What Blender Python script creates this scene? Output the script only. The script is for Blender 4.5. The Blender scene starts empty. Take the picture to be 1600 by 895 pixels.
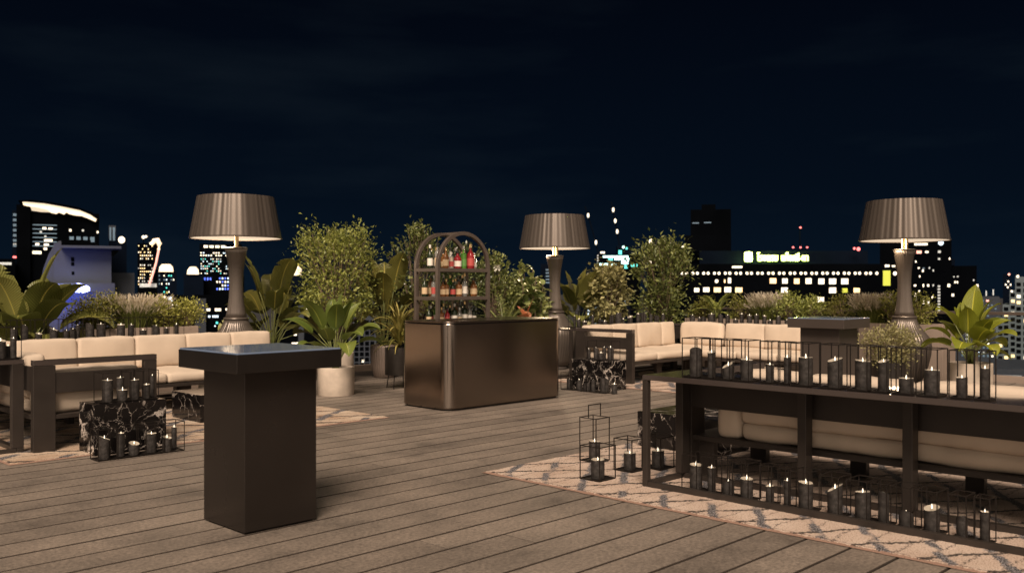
import bpy, bmesh, math, random
from mathutils import Vector, Matrix, noise as mnoise

# ------------------------------------------------------------------ camera / world / light
SC = bpy.context.scene
COL = SC.collection
F_PX, H_EYE, CY = 1453.0, 1.5, 447.3            # focal length in photo pixels, eye height, horizon row
TH = math.atan2(1427, 1453)
FX, FY = math.cos(TH), math.sin(TH)
RX, RY = math.sin(TH), -math.cos(TH)

cam_data = bpy.data.cameras.new("camera")
cam = bpy.data.objects.new("camera", cam_data); COL.objects.link(cam)
cam.location = (0, 0, H_EYE)
cam.rotation_euler = (math.radians(90), 0, TH - math.pi / 2)
cam_data.sensor_width = 36; cam_data.lens = F_PX / 1600 * 36
cam_data.clip_start = 0.05; cam_data.clip_end = 6000
cam_data.dof.use_dof = True; cam_data.dof.focus_distance = 9.0; cam_data.dof.aperture_fstop = 2.8
SC.camera = cam

W = bpy.data.worlds.new("World"); SC.world = W; W.use_nodes = True
nt = W.node_tree; nt.nodes.clear()
wo = nt.nodes.new('ShaderNodeOutputWorld'); bg = nt.nodes.new('ShaderNodeBackground')
tc = nt.nodes.new('ShaderNodeTexCoord'); sp = nt.nodes.new('ShaderNodeSeparateXYZ')
cr = nt.nodes.new('ShaderNodeValToRGB')
nt.links.new(tc.outputs['Generated'], sp.inputs[0]); nt.links.new(sp.outputs['Z'], cr.inputs[0])
el = cr.color_ramp.elements
el[0].position = 0.0; el[0].color = (0.0013, 0.0036, 0.0076, 1)
el[1].position = 0.80; el[1].color = (0.040, 0.034, 0.029, 1)   # added overhead fill light, out of view
e = el.new(0.10); e.color = (0.0008, 0.0022, 0.0050, 1)
e = el.new(0.46); e.color = (0.0006, 0.0013, 0.0030, 1)
e = el.new(0.30); e.color = (0.0004, 0.0010, 0.0026, 1)
nz = nt.nodes.new('ShaderNodeTexNoise'); nz.inputs['Scale'].default_value = 3.0; nz.inputs['Detail'].default_value = 6
mp = nt.nodes.new('ShaderNodeMapping'); mp.inputs['Scale'].default_value = (1, 1, 5)
nt.links.new(tc.outputs['Generated'], mp.inputs[0]); nt.links.new(mp.outputs[0], nz.inputs['Vector'])
r2 = nt.nodes.new('ShaderNodeValToRGB'); r2.color_ramp.elements[0].position = .5; r2.color_ramp.elements[1].position = .8
r2.color_ramp.elements[1].color = (0.0016, 0.0023, 0.0028, 1); r2.color_ramp.elements[0].color = (0, 0, 0, 1)
nt.links.new(nz.outputs['Fac'], r2.inputs[0])
ad = nt.nodes.new('ShaderNodeMixRGB'); ad.blend_type = 'ADD'; ad.inputs[0].default_value = 1
nt.links.new(cr.outputs[0], ad.inputs[1]); nt.links.new(r2.outputs[0], ad.inputs[2])
# added warm fill light in the unseen sky behind the viewer
dt = nt.nodes.new('ShaderNodeVectorMath'); dt.operation = 'DOT_PRODUCT'; nt.links.new(tc.outputs['Generated'], dt.inputs[0]); dt.inputs[1].default_value = (-FX, -FY, .06)
r3 = nt.nodes.new('ShaderNodeValToRGB'); r3.color_ramp.elements[0].position = .50; r3.color_ramp.elements[0].color = (0, 0, 0, 1)
r3.color_ramp.elements[1].position = 1.0; r3.color_ramp.elements[1].color = (.78, .64, .51, 1)
nt.links.new(dt.outputs['Value'], r3.inputs[0])
ad2 = nt.nodes.new('ShaderNodeMixRGB'); ad2.blend_type = 'ADD'; ad2.inputs[0].default_value = 1
nt.links.new(ad.outputs[0], ad2.inputs[1]); nt.links.new(r3.outputs[0], ad2.inputs[2])
nt.links.new(ad2.outputs[0], bg.inputs[0]); bg.inputs[1].default_value = 1.0
nt.links.new(bg.outputs[0], wo.inputs[0])

sun_d = bpy.data.lights.new("sun", 'SUN'); sun = bpy.data.objects.new("sun", sun_d); COL.objects.link(sun)
sun_d.energy = 2.6; sun_d.angle = math.radians(26); sun_d.color = (1.0, 0.81, 0.64)
sv = Vector((0.78 * math.cos(math.radians(45)), 0.63 * math.cos(math.radians(45)), -math.sin(math.radians(45))))
sun.rotation_euler = sv.to_track_quat('-Z', 'Y').to_euler(); sun.location = (-4, -6, 12)

SC.view_settings.view_transform = 'Standard'; SC.view_settings.look = 'None'
SC.view_settings.exposure = 1.0; SC.view_settings.gamma = 1; SC.view_settings.use_curve_mapping = False
SC.render.engine = 'CYCLES'
cy = SC.cycles
cy.use_denoising = True; cy.max_bounces = 6; cy.diffuse_bounces = 3; cy.glossy_bounces = 3
cy.transmission_bounces = 4; cy.transparent_max_bounces = 6; cy.sample_clamp_indirect = 3; cy.sample_clamp_direct = 0
cy.caustics_reflective = False; cy.caustics_refractive = False

# ------------------------------------------------------------------ measuring helpers
def at(px, d, z=0.0):
    X = (px - 800) / F_PX * d
    return Vector((d * FX + X * RX, d * FY + X * RY, z))
def ypx(y, d): return H_EYE - (y - CY) * d / F_PX      # height seen at photo row y, depth d
def on_x(px, x):                                        # y where sight column px meets the plane x
    k = (px - 800) / F_PX
    return (x * RX - k * x * FX) / (k * FY - RY)
def on_y(px, y):
    k = (px - 800) / F_PX
    return (y * RY - k * y * FY) / (k * FX - RX)
def depth(x, y): return x * FX + y * FY

# ------------------------------------------------------------------ materials
MATS = {}
def new_mat(name):
    m = bpy.data.materials.new(name); m.use_nodes = True
    return m, m.node_tree, m.node_tree.nodes['Principled BSDF']
def N(t, kind, **kw):
    n = t.nodes.new(kind)
    for k, v in kw.items():
        if k.startswith('i_'): n.inputs[k[2:].replace('_', ' ')].default_value = v
        else: setattr(n, k, v)
    return n
def L(t, a, b): t.links.new(a, b)
def ramp(t, stops, fac=None):
    r = t.nodes.new('ShaderNodeValToRGB'); els = r.color_ramp.elements
    while len(els) > 1: els.remove(els[-1])
    els[0].position = stops[0][0]; c = stops[0][1]; els[0].color = (*c, 1) if len(c) == 3 else c
    for p, c in stops[1:]:
        e = els.new(p); e.color = (*c, 1)
    if fac is not None: L(t, fac, r.inputs[0])
    return r
def simple(name, col, rough=.5, metal=0.0, noise=0.0, nscale=20, bump=0.0, bscale=80, coat=0, spec=None):
    m, t, b = new_mat(name)
    b.inputs['Base Color'].default_value = (*col, 1); b.inputs['Roughness'].default_value = rough
    b.inputs['Metallic'].default_value = metal
    if spec is not None: b.inputs['Specular IOR Level'].default_value = spec
    if coat: b.inputs['Coat Weight'].default_value = coat; b.inputs['Coat Roughness'].default_value = .12
    tcn = N(t, 'ShaderNodeTexCoord')
    if noise:
        n = N(t, 'ShaderNodeTexNoise', i_Scale=nscale, i_Detail=5.0); L(t, tcn.outputs['Object'], n.inputs['Vector'])
        r = ramp(t, [(.3, tuple(c * (1 - noise) for c in col)), (.7, tuple(min(1, c * (1 + noise)) for c in col))], n.outputs['Fac'])
        L(t, r.outputs[0], b.inputs['Base Color'])
        mr = N(t, 'ShaderNodeMapRange'); mr.inputs[3].default_value = max(.03, rough - .08); mr.inputs[4].default_value = rough + .1
        L(t, n.outputs['Fac'], mr.inputs[0]); L(t, mr.outputs[0], b.inputs['Roughness'])
    if bump:
        n2 = N(t, 'ShaderNodeTexNoise', i_Scale=bscale, i_Detail=4.0); L(t, tcn.outputs['Object'], n2.inputs['Vector'])
        bp = N(t, 'ShaderNodeBump', i_Strength=bump, i_Distance=.01); L(t, n2.outputs['Fac'], bp.inputs['Height'])
        L(t, bp.outputs[0], b.inputs['Normal'])
    MATS[name] = m
    return m
def emit(name, col, strength, sample=False):
    m, t, b = new_mat(name)
    b.inputs['Base Color'].default_value = (*col, 1)
    b.inputs['Emission Color'].default_value = (*col, 1); b.inputs['Emission Strength'].default_value = strength * .6
    if not sample: m.cycles.emission_sampling = 'NONE'
    MATS[name] = m
    return m
def foliage(name, c1, c2, rough=.45, trans=.25, veins=False):
    m, t, b = new_mat(name)
    g = N(t, 'ShaderNodeNewGeometry')
    r = ramp(t, [(0, c1), (1, c2)], g.outputs['Random Per Island'])
    b.inputs['Roughness'].default_value = rough
    col = r.outputs[0]
    if veins:
        uv = N(t, 'ShaderNodeUVMap')
        s = N(t, 'ShaderNodeSeparateXYZ'); L(t, uv.outputs[0], s.inputs[0])
        # u: across (0..1, 0.5 midrib)  v: along
        a = N(t, 'ShaderNodeMath', operation='SUBTRACT'); L(t, s.outputs[0], a.inputs[0]); a.inputs[1].default_value = .5
        ab = N(t, 'ShaderNodeMath', operation='ABSOLUTE'); L(t, a.outputs[0], ab.inputs[0])
        mrb = ramp(t, [(0.0, (1, 1, 1)), (.035, (0, 0, 0))], ab.outputs[0])
        mx = N(t, 'ShaderNodeMixRGB'); L(t, mrb.outputs[0], mx.inputs[0]); L(t, col, mx.inputs[1])
        mx.inputs[2].default_value = (min(1, c2[0] * 2.2 + .05), min(1, c2[1] * 1.9 + .05), c2[2] * 2, 1)
        # side veins bump
        k = N(t, 'ShaderNodeMath', operation='MULTIPLY_ADD'); L(t, ab.outputs[0], k.inputs[0]); k.inputs[1].default_value = -.35; L(t, s.outputs[1], k.inputs[2])
        w = N(t, 'ShaderNodeMath', operation='MULTIPLY'); L(t, k.outputs[0], w.inputs[0]); w.inputs[1].default_value = 150
        sn = N(t, 'ShaderNodeMath', operation='SINE'); L(t, w.outputs[0], sn.inputs[0])
        bp = N(t, 'ShaderNodeBump', i_Strength=.5, i_Distance=.006); L(t, sn.outputs[0], bp.inputs['Height']); L(t, bp.outputs[0], b.inputs['Normal'])
        col = mx.outputs[0]
    L(t, col, b.inputs['Base Color'])
    tr = N(t, 'ShaderNodeBsdfTranslucent'); L(t, col, tr.inputs[0])
    ms = N(t, 'ShaderNodeMixShader'); ms.inputs[0].default_value = trans
    L(t, b.outputs[0], ms.inputs[1]); L(t, tr.outputs[0], ms.inputs[2])
    L(t, ms.outputs[0], t.nodes['Material Output'].inputs[0])
    MATS[name] = m
    return m

simple('frame_metal', (.034, .027, .023), .38, .25, noise=.12, nscale=6, bump=.03, bscale=300)
simple('frame_top', (.045, .035, .032), .10, .0, coat=1.0)
simple('table_metal_lit', (.075, .060, .052), .35, .3, noise=.1, nscale=1.5)  # lighter copy of the table metal, lamp light put into its colour
simple('table_metal', (.062, .053, .048), .25, .85, noise=.15, nscale=1.5)
simple('foot_matte', (.06, .05, .043), .75)
simple('lamp_metal', (.122, .101, .086), .30, .5)
simple('lamp_dark', (.095, .074, .062), .42, .3, noise=.1, nscale=5)
simple('gold_metal', (.55, .38, .20), .25, 1.0)
simple('wire_black', (.018, .014, .012), .45, .5)
simple('fabric', (.520, .425, .335), .85, 0, noise=.06, nscale=4, bump=.25, bscale=420)
simple('concrete', (.50, .42, .345), .8, 0, noise=.16, nscale=7, bump=.15, bscale=60)
simple('taupe_planter', (.245, .190, .155), .6, 0, noise=.06, nscale=4)
simple('rib_pot', (.20, .155, .13), .5, .2, noise=.05)
simple('black_pot', (.028, .023, .020), .4, .3, noise=.1)
simple('soil', (.045, .028, .018), .95, 0, noise=.5, nscale=40, bump=.8, bscale=60)
simple('bark', (.13, .09, .06), .85, 0, noise=.3, nscale=30, bump=.4, bscale=60)
simple('stem_green', (.15, .17, .05), .5, 0, noise=.2, nscale=10)
simple('wax_dark', (.030, .026, .024), .6, 0, noise=.6, nscale=22, bump=.5, bscale=45, spec=.3)
simple('wax_top_lit', (.42, .37, .30), .4, 0, noise=.15, nscale=20)  # flame glow in the wax put into a pale base colour
simple('cap_gold', (.6, .42, .2), .3, .9); simple('cap_black', (.02, .02, .02), .3); simple('cap_white', (.7, .66, .6), .4)
simple('label_white', (.75, .70, .62), .6); simple('label_red', (.42, .07, .06), .5); simple('label_tan', (.55, .40, .24), .6); simple('label_green', (.10, .25, .06), .5)
simple('asphalt', (.012, .013, .015), .9, 0, noise=.4, nscale=.02)
simple('deck_base', (.006, .004, .003), .9); simple('deck_gap_shade', (.022, .014, .009), .9)  # gap shade put into colour: dark groove walls over a black base
emit('flame', (1.0, .86, .64), 2.0)
emit('lamp_glow', (1.0, .78, .56), .62); MATS['lamp_glow'].node_tree.nodes['Principled BSDF'].inputs['Base Color'].default_value = (.03, .025, .02, 1)
emit('win_white', (1.0, .90, .72), .95); emit('win_warm', (1.0, .72, .36), 1.0); emit('win_cool', (.62, .82, 1.0), 1.0)
emit('win_teal', (.10, .75, .72), .7); emit('win_cyan', (.55, 1.0, .98), 2.2); emit('win_blue', (.10, .18, .95), .9)
emit('neon_blue', (.55, .60, 1.0), 3.0); emit('light_red', (1.0, .18, .18), 1.6); emit('light_pink', (1.0, .45, .38), .8)
emit('sign_green', (.85, 1.0, .30), 2.6); emit('dim_green', (.45, .50, .06), .45); emit('win_dim', (.55, .60, .62), .16)
emit('crown_cream', (1.0, .80, .56), .80); emit('win_faint', (.10, .16, .22), .25)
simple('tower_dark', (.0016, .0020, .0028), .9, noise=.3, nscale=.1, spec=0); simple('tower_navy', (.003, .005, .010), .9, noise=.3, nscale=.1, spec=0)
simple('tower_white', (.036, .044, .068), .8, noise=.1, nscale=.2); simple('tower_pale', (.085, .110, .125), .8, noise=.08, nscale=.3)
simple('tower_grey', (.016, .022, .034), .7, noise=.1, nscale=.2)

# brushed bronze bar
m, t, b = new_mat('bar_metal'); MATS['bar_metal'] = m
b.inputs['Base Color'].default_value = (.25, .208, .176, 1); b.inputs['Metallic'].default_value = 1.0
tcn = N(t, 'ShaderNodeTexCoord'); mpn = N(t, 'ShaderNodeMapping'); mpn.inputs['Scale'].default_value = (60, 60, .6)
n = N(t, 'ShaderNodeTexNoise', i_Scale=2.0, i_Detail=6.0); L(t, tcn.outputs['Object'], mpn.inputs[0]); L(t, mpn.outputs[0], n.inputs['Vector'])
mr = N(t, 'ShaderNodeMapRange'); mr.inputs[3].default_value = .15; mr.inputs[4].default_value = .25
L(t, n.outputs['Fac'], mr.inputs[0]); L(t, mr.outputs[0], b.inputs['Roughness'])
bp = N(t, 'ShaderNodeBump', i_Strength=.04, i_Distance=.002); L(t, n.outputs['Fac'], bp.inputs['Height']); L(t, bp.outputs[0], b.inputs['Normal'])

# smoked glass top; blue-grey reflection put into its base colour
m, t, b = new_mat('smoked_glass'); MATS['smoked_glass'] = m
b.inputs['Base Color'].default_value = (.15, .20, .30, 1); b.inputs['Roughness'].default_value = .09
# clear glass (railing)
m, t, b = new_mat('clear_glass'); MATS['clear_glass'] = m
tb = N(t, 'ShaderNodeBsdfTransparent'); tb.inputs[0].default_value = (.93, .95, .95, 1)
gl = N(t, 'ShaderNodeBsdfGlossy'); gl.inputs['Roughness'].default_value = .03
fr = N(t, 'ShaderNodeFresnel'); fr.inputs[0].default_value = 1.35
ms = N(t, 'ShaderNodeMixShader'); L(t, fr.outputs[0], ms.inputs[0]); L(t, tb.outputs[0], ms.inputs[1]); L(t, gl.outputs[0], ms.inputs[2])
L(t, ms.outputs[0], t.nodes['Material Output'].inputs[0])
# bottle glasses
def bottle_glass(name, col, trans=.55):
    m, t, b = new_mat(name); MATS[name] = m
    b.inputs['Base Color'].default_value = (*col, 1); b.inputs['Roughness'].default_value = .06
    b.inputs['Transmission Weight'].default_value = trans; b.inputs['IOR'].default_value = 1.35
bottle_glass('glass_dark', (.02, .03, .015), .1); bottle_glass('glass_red', (.30, .025, .03), .15); bottle_glass('glass_amber', (.24, .10, .035), .3)
bottle_glass('glass_clear', (.85, .85, .80), .8); bottle_glass('glass_green', (.12, .30, .05), .4)

# deck boards
m, t, b = new_mat('deck_boards'); MATS['deck_boards'] = m
tcn = N(t, 'ShaderNodeTexCoord'); g = N(t, 'ShaderNodeNewGeometry')
r = ramp(t, [(0, (.158, .131, .110)), (.5, (.180, .150, .126)), (1, (.202, .168, .141))], g.outputs['Random Per Island'])
n1 = N(t, 'ShaderNodeTexNoise', i_Scale=1.3, i_Detail=8.0, i_Roughness=.65); L(t, tcn.outputs['Object'], n1.inputs['Vector'])
mpn = N(t, 'ShaderNodeMapping'); mpn.inputs['Scale'].default_value = (8, 70, 1); L(t, tcn.outputs['Object'], mpn.inputs[0])
n2 = N(t, 'ShaderNodeTexNoise', i_Scale=1.0, i_Detail=6.0, i_Roughness=.7); L(t, mpn.outputs[0], n2.inputs['Vector'])
n3 = N(t, 'ShaderNodeTexNoise', i_Scale=42.0, i_Detail=6.0, i_Roughness=.8); L(t, tcn.outputs['Object'], n3.inputs['Vector'])
rr = ramp(t, [(.30, (.50, .50, .51)), (.45, (.90, .90, .90)), (.70, (1.28, 1.26, 1.24))], n1.outputs['Fac'])
rs = ramp(t, [(.32, (.86, .85, .84)), (.68, (1.12, 1.12, 1.11))], n2.outputs['Fac'])
rg = ramp(t, [(.36, (.55, .55, .55)), (.5, (.98, .98, .98)), (.64, (1.42, 1.41, 1.39))], n3.outputs['Fac'])
c = r.outputs[0]
for q in (rr, rs, rg):
    mm = N(t, 'ShaderNodeMixRGB', blend_type='MULTIPLY'); mm.inputs[0].default_value = 1; L(t, c, mm.inputs[1]); L(t, q.outputs[0], mm.inputs[2]); c = mm.outputs[0]
L(t, c, b.inputs['Base Color'])
mr = N(t, 'ShaderNodeMapRange'); mr.inputs[3].default_value = .42; mr.inputs[4].default_value = .72; L(t, n1.outputs['Fac'], mr.inputs[0]); L(t, mr.outputs[0], b.inputs['Roughness'])
bp = N(t, 'ShaderNodeBump', i_Strength=.25, i_Distance=.004); L(t, n3.outputs['Fac'], bp.inputs['Height']); L(t, bp.outputs[0], b.inputs['Normal'])

# black marble
def marble(name, seed, scale):
    m, t, b = new_mat(name); MATS[name] = m
    tcn = N(t, 'ShaderNodeTexCoord'); mpn = N(t, 'ShaderNodeMapping'); mpn.inputs['Location'].default_value = (seed, seed * 1.7, seed * .3)
    L(t, tcn.outputs['Object'], mpn.inputs[0])
    nz = N(t, 'ShaderNodeTexNoise', i_Scale=5.5, i_Detail=5.0, i_Roughness=.6); L(t, mpn.outputs[0], nz.inputs['Vector'])
    vm = N(t, 'ShaderNodeVectorMath', operation='SCALE'); L(t, nz.outputs['Color'], vm.inputs[0]); vm.inputs['Scale'].default_value = .30
    va = N(t, 'ShaderNodeVectorMath', operation='ADD'); L(t, vm.outputs[0], va.inputs[0]); L(t, mpn.outputs[0], va.inputs[1])
    outs = None
    for sc, w in ((scale, .045), (scale * 2.3, .022)):
        v = N(t, 'ShaderNodeTexVoronoi', feature='DISTANCE_TO_EDGE'); v.inputs['Scale'].default_value = sc
        L(t, va.outputs[0], v.inputs['Vector'])
        rr = ramp(t, [(0, (1, 1, 1)), (w * .4, (.5, .5, .5)), (w, (0, 0, 0))], v.outputs['Distance'])
        nn = N(t, 'ShaderNodeTexNoise', i_Scale=sc * 1.1, i_Detail=3.0); L(t, mpn.outputs[0], nn.inputs['Vector'])
        rn = ramp(t, [(.44, (0, 0, 0)), (.58, (1, 1, 1))], nn.outputs['Fac'])
        mm = N(t, 'ShaderNodeMixRGB', blend_type='MULTIPLY'); mm.inputs[0].default_value = 1; L(t, rr.outputs[0], mm.inputs[1]); L(t, rn.outputs[0], mm.inputs[2])
        if outs is None: outs = mm.outputs[0]
        else:
            aa = N(t, 'ShaderNodeMixRGB', blend_type='ADD'); aa.inputs[0].default_value = .7; L(t, outs, aa.inputs[1]); L(t, mm.outputs[0], aa.inputs[2]); outs = aa.outputs[0]
    mx = N(t, 'ShaderNodeMixRGB'); L(t, outs, mx.inputs[0]); mx.inputs[1].default_value = (.006, .005, .005, 1); mx.inputs[2].default_value = (.62, .54, .48, 1)
    L(t, mx.outputs[0], b.inputs['Base Color']); b.inputs['Roughness'].default_value = .12; b.inputs['Specular IOR Level'].default_value = .35
marble('marble_a', 1.3, 3.6); marble('marble_b', 4.1, 2.4); marble('marble_c', 7.7, 3.9); marble('marble_d', 2.2, 2.4)

def rug_mat(name, w, h, px, py, warm):
    m, t, b = new_mat(name); MATS[name] = m
    tcn = N(t, 'ShaderNodeTexCoord')
    nz = N(t, 'ShaderNodeTexNoise', i_Scale=3.0, i_Detail=4.0); L(t, tcn.outputs['Object'], nz.inputs['Vector'])
    nf = N(t, 'ShaderNodeTexNoise', i_Scale=55.0, i_Detail=3.0); L(t, tcn.outputs['Object'], nf.inputs['Vector'])
    s0 = N(t, 'ShaderNodeVectorMath', operation='SCALE'); L(t, nz.outputs['Color'], s0.inputs[0]); s0.inputs['Scale'].default_value = .13
    s1 = N(t, 'ShaderNodeVectorMath', operation='SCALE'); L(t, nf.outputs['Color'], s1.inputs[0]); s1.inputs['Scale'].default_value = .075
    v0 = N(t, 'ShaderNodeVectorMath', operation='ADD'); L(t, tcn.outputs['Object'], v0.inputs[0]); L(t, s0.outputs[0], v0.inputs[1])
    v1 = N(t, 'ShaderNodeVectorMath', operation='ADD'); L(t, v0.outputs[0], v1.inputs[0]); L(t, s1.outputs[0], v1.inputs[1])
    s = N(t, 'ShaderNodeSeparateXYZ'); L(t, v1.outputs[0], s.inputs[0])
    def math_(op, a, bb):
        q = N(t, 'ShaderNodeMath', operation=op)
        for i, z in enumerate((a, bb)):
            if z is None: continue
            if isinstance(z, (int, float)): q.inputs[i].default_value = z
            else: L(t, z, q.inputs[i])
        return q.outputs[0]
    u = math_('DIVIDE', s.outputs[0], px); v = math_('DIVIDE', s.outputs[1], py)
    def line(expr):
        f = math_('FRACT', expr, None); return math_('ABSOLUTE', math_('SUBTRACT', f, .5), None)
    d1 = line(math_('ADD', u, v)); d2 = line(math_('SUBTRACT', u, v)); d3 = line(math_('ADD', math_('MULTIPLY', v, 2.0), .25))
    thin = ramp(t, [(.042, (1, 1, 1)), (.068, (0, 0, 0))], d1)
    thick = ramp(t, [(.080, (1, 1, 1)), (.115, (0, 0, 0))], d2)
    stripe = ramp(t, [(.012, (.9, .9, .9)), (.03, (0, 0, 0))], d3)
    nb = N(t, 'ShaderNodeTexNoise', i_Scale=2.2, i_Detail=3.0); L(t, tcn.outputs['Object'], nb.inputs['Vector'])
    ns = N(t, 'ShaderNodeTexNoise', i_Scale=120.0, i_Detail=2.0); L(t, tcn.outputs['Object'], ns.inputs['Vector'])
    base = ramp(t, [(.35, warm[0]), (.62, warm[1])], nb.outputs['Fac'])
    greys = ramp(t, [(.43, (.012, .010, .010)), (.51, (.085, .078, .085)), (.60, (.34, .32, .33))], ns.outputs['Fac'])
    blacks = ramp(t, [(.42, (.012, .009, .008)), (.62, (.10, .075, .06))], ns.outputs['Fac'])
    fk = ramp(t, [(.36, (.55, .5, .46)), (.47, (.96, .96, .96)), (.62, (1.12, 1.12, 1.12))], ns.outputs['Fac'])
    fm = N(t, 'ShaderNodeMixRGB', blend_type='MULTIPLY'); fm.inputs[0].default_value = 1; L(t, base.outputs[0], fm.inputs[1]); L(t, fk.outputs[0], fm.inputs[2])
    c = fm.outputs[0]
    nk = N(t, 'ShaderNodeTexNoise', i_Scale=3.6, i_Detail=1.0); L(t, tcn.outputs['Object'], nk.inputs['Vector'])
    rk = ramp(t, [(.40, (0, 0, 0)), (.46, (1, 1, 1))], nk.outputs['Fac'])
    tk = N(t, 'ShaderNodeMixRGB', blend_type='MULTIPLY'); tk.inputs[0].default_value = 1; L(t, thick.outputs[0], tk.inputs[1]); L(t, rk.outputs[0], tk.inputs[2])
    for fac, col in ((stripe, blacks), (thin, blacks), (tk, greys)):
        mx = N(t, 'ShaderNodeMixRGB'); L(t, fac.outputs[0], mx.inputs[0]); L(t, c, mx.inputs[1]); L(t, col.outputs[0], mx.inputs[2]); c = mx.outputs[0]
    so = N(t, 'ShaderNodeSeparateXYZ'); L(t, v0.outputs[0], so.inputs[0])
    so2 = N(t, 'ShaderNodeSeparateXYZ'); L(t, tcn.outputs['Object'], so2.inputs[0])
    ed = math_('MINIMUM', math_('MINIMUM', so2.outputs[0], math_('SUBTRACT', w, so2.outputs[0])), math_('MINIMUM', so2.outputs[1], math_('SUBTRACT', h, so2.outputs[1])))
    edn = math_('ADD', ed, math_('MULTIPLY', math_('SUBTRACT', nf.outputs['Fac'], .5), .03))
    er = ramp(t, [(.018, (1, 1, 1)), (.024, (0, 0, 0)), (.030, (0, 0, 0)), (.034, (1, 1, 1)), (.044, (0, 0, 0))], edn)
    ecol = ramp(t, [(.024, (.25, .155, .115)), (.030, (.03, .02, .018))], edn)
    mx = N(t, 'ShaderNodeMixRGB'); L(t, er.outputs[0], mx.inputs[0]); L(t, c, mx.inputs[1]); L(t, ecol.outputs[0], mx.inputs[2])
    L(t, mx.outputs[0], b.inputs['Base Color']); b.inputs['Roughness'].default_value = .95
    bp = N(t, 'ShaderNodeBump', i_Strength=.9, i_Distance=.012); L(t, ns.outputs['Fac'], bp.inputs['Height']); L(t, bp.outputs[0], b.inputs['Normal'])

foliage('leaf_olive', (0.124, 0.155, 0.031), (0.357, 0.372, 0.093), .45, .3)
foliage('leaf_small', (.055, .078, .020), (.240, .260, .075), .45, .3)
foliage('leaf_dark', (0.031, 0.050, 0.019), (0.132, 0.155, 0.054), .3, .15)
foliage('leaf_glossy', (0.093, 0.132, 0.039), (0.326, 0.341, 0.132), .25, .15)
foliage('leaf_yellow', (.170, .180, .035), (.440, .430, .105), .5, .35)
foliage('leaf_pale', (.170, .165, .060), (.440, .400, .190), .5, .35)
foliage('leaf_box', (0.105, 0.105, 0.018), (0.250, 0.240, 0.050), .5, .3)
foliage('leaf_bird', (.085, .095, .020), (.210, .205, .055), .33, .2, veins=True)
foliage('leaf_bird_dark', (0.070, 0.070, 0.016), (0.202, 0.186, 0.043), .3, .15, veins=True)
foliage('leaf_lime', (.110, .135, .010), (.270, .290, .030), .35, .3, veins=True)
foliage('leaf_dieff', (.060, .100, .014), (.165, .200, .040), .35, .25, veins=True)
foliage('leaf_croton', (0.403, 0.116, 0.046), (0.651, 0.264, 0.124), .35, .2, veins=True)
foliage('leaf_bromeliad', (0.139, 0.132, 0.031), (0.372, 0.310, 0.093), .4, .2)
foliage('grass_green', (0.078, 0.101, 0.019), (0.232, 0.248, 0.062), .5, .3)
foliage('grass_plume', (0.46, 0.38, 0.29), (0.75, 0.68, 0.54), .8, .4)
foliage('flower_white', (.65, .62, .52), (.8, .78, .7), .6, .3)

# ------------------------------------------------------------------ mesh building
class MB:
    def __init__(s): s.v = []; s.f = []; s.uv = None
    def add(s, vs, fs):
        o = len(s.v); s.v += [tuple(v) for v in vs]; s.f += [tuple(i + o for i in f) for f in fs]; return o
    def box(s, x0, x1, y0, y1, z0, z1):
        s.add([(x0, y0, z0), (x1, y0, z0), (x1, y1, z0), (x0, y1, z0), (x0, y0, z1), (x1, y0, z1), (x1, y1, z1), (x0, y1, z1)],
              [(0, 3, 2, 1), (4, 5, 6, 7), (0, 1, 5, 4), (1, 2, 6, 5), (2, 3, 7, 6), (3, 0, 4, 7)])
    def obox(s, M, hx, hy, hz):
        vs = [M @ Vector((a * hx, b * hy, c * hz)) for c in (-1, 1) for a, b in ((-1, -1), (1, -1), (1, 1), (-1, 1))]
        s.add(vs, [(0, 3, 2, 1), (4, 5, 6, 7), (0, 1, 5, 4), (1, 2, 6, 5), (2, 3, 7, 6), (3, 0, 4, 7)])
    def tube(s, pts, rad, n=6, cap=True):
        pts = [Vector(p) for p in pts]
        if not isinstance(rad, (list, tuple)): rad = [rad] * len(pts)
        rings = []; o = len(s.v)
        up = Vector((0, 0, 1))
        for i, p in enumerate(pts):
            tdir = (pts[min(i + 1, len(pts) - 1)] - pts[max(i - 1, 0)]).normalized()
            a = tdir.cross(up)
            if a.length < .05: a = tdir.cross(Vector((1, 0, 0)))
            a.normalize(); b = tdir.cross(a)
            for k in range(n):
                an = 2 * math.pi * k / n
                s.v.append(tuple(p + (a * math.cos(an) + b * math.sin(an)) * rad[i]))
        for i in range(len(pts) - 1):
            for k in range(n):
                s.f.append((o + i * n + k, o + i * n + (k + 1) % n, o + (i + 1) * n + (k + 1) % n, o + (i + 1) * n + k))
        if cap:
            s.f.append(tuple(o + k for k in range(n))[::-1]); s.f.append(tuple(o + (len(pts) - 1) * n + k for k in range(n)))
    def lathe(s, prof, n=32, cx=0, cy=0, rib=None, close=True):
        o = len(s.v)
        for i, (r, z) in enumerate(prof):
            for k in range(n):
                a = 2 * math.pi * k / n
                rr = r if rib is None else rib(r, z, a, i)
                s.v.append((cx + rr * math.cos(a), cy + rr * math.sin(a), z))
        for i in range(len(prof) - 1):
            for k in range(n):
                s.f.append((o + i * n + k, o + i * n + (k + 1) % n, o + (i + 1) * n + (k + 1) % n, o + (i + 1) * n + k))
        if close:
            s.f.append(tuple(o + k for k in range(n))[::-1]); s.f.append(tuple(o + (len(prof) - 1) * n + k for k in range(n)))
    def prism(s, poly, z0, z1):
        n = len(poly); o = len(s.v)
        s.v += [(x, y, z0) for x, y in poly] + [(x, y, z1) for x, y in poly]
        s.f.append(tuple(o + i for i in range(n))[::-1]); s.f.append(tuple(o + n + i for i in range(n)))
        for i in range(n): s.f.append((o + i, o + (i + 1) % n, o + n + (i + 1) % n, o + n + i))

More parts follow.
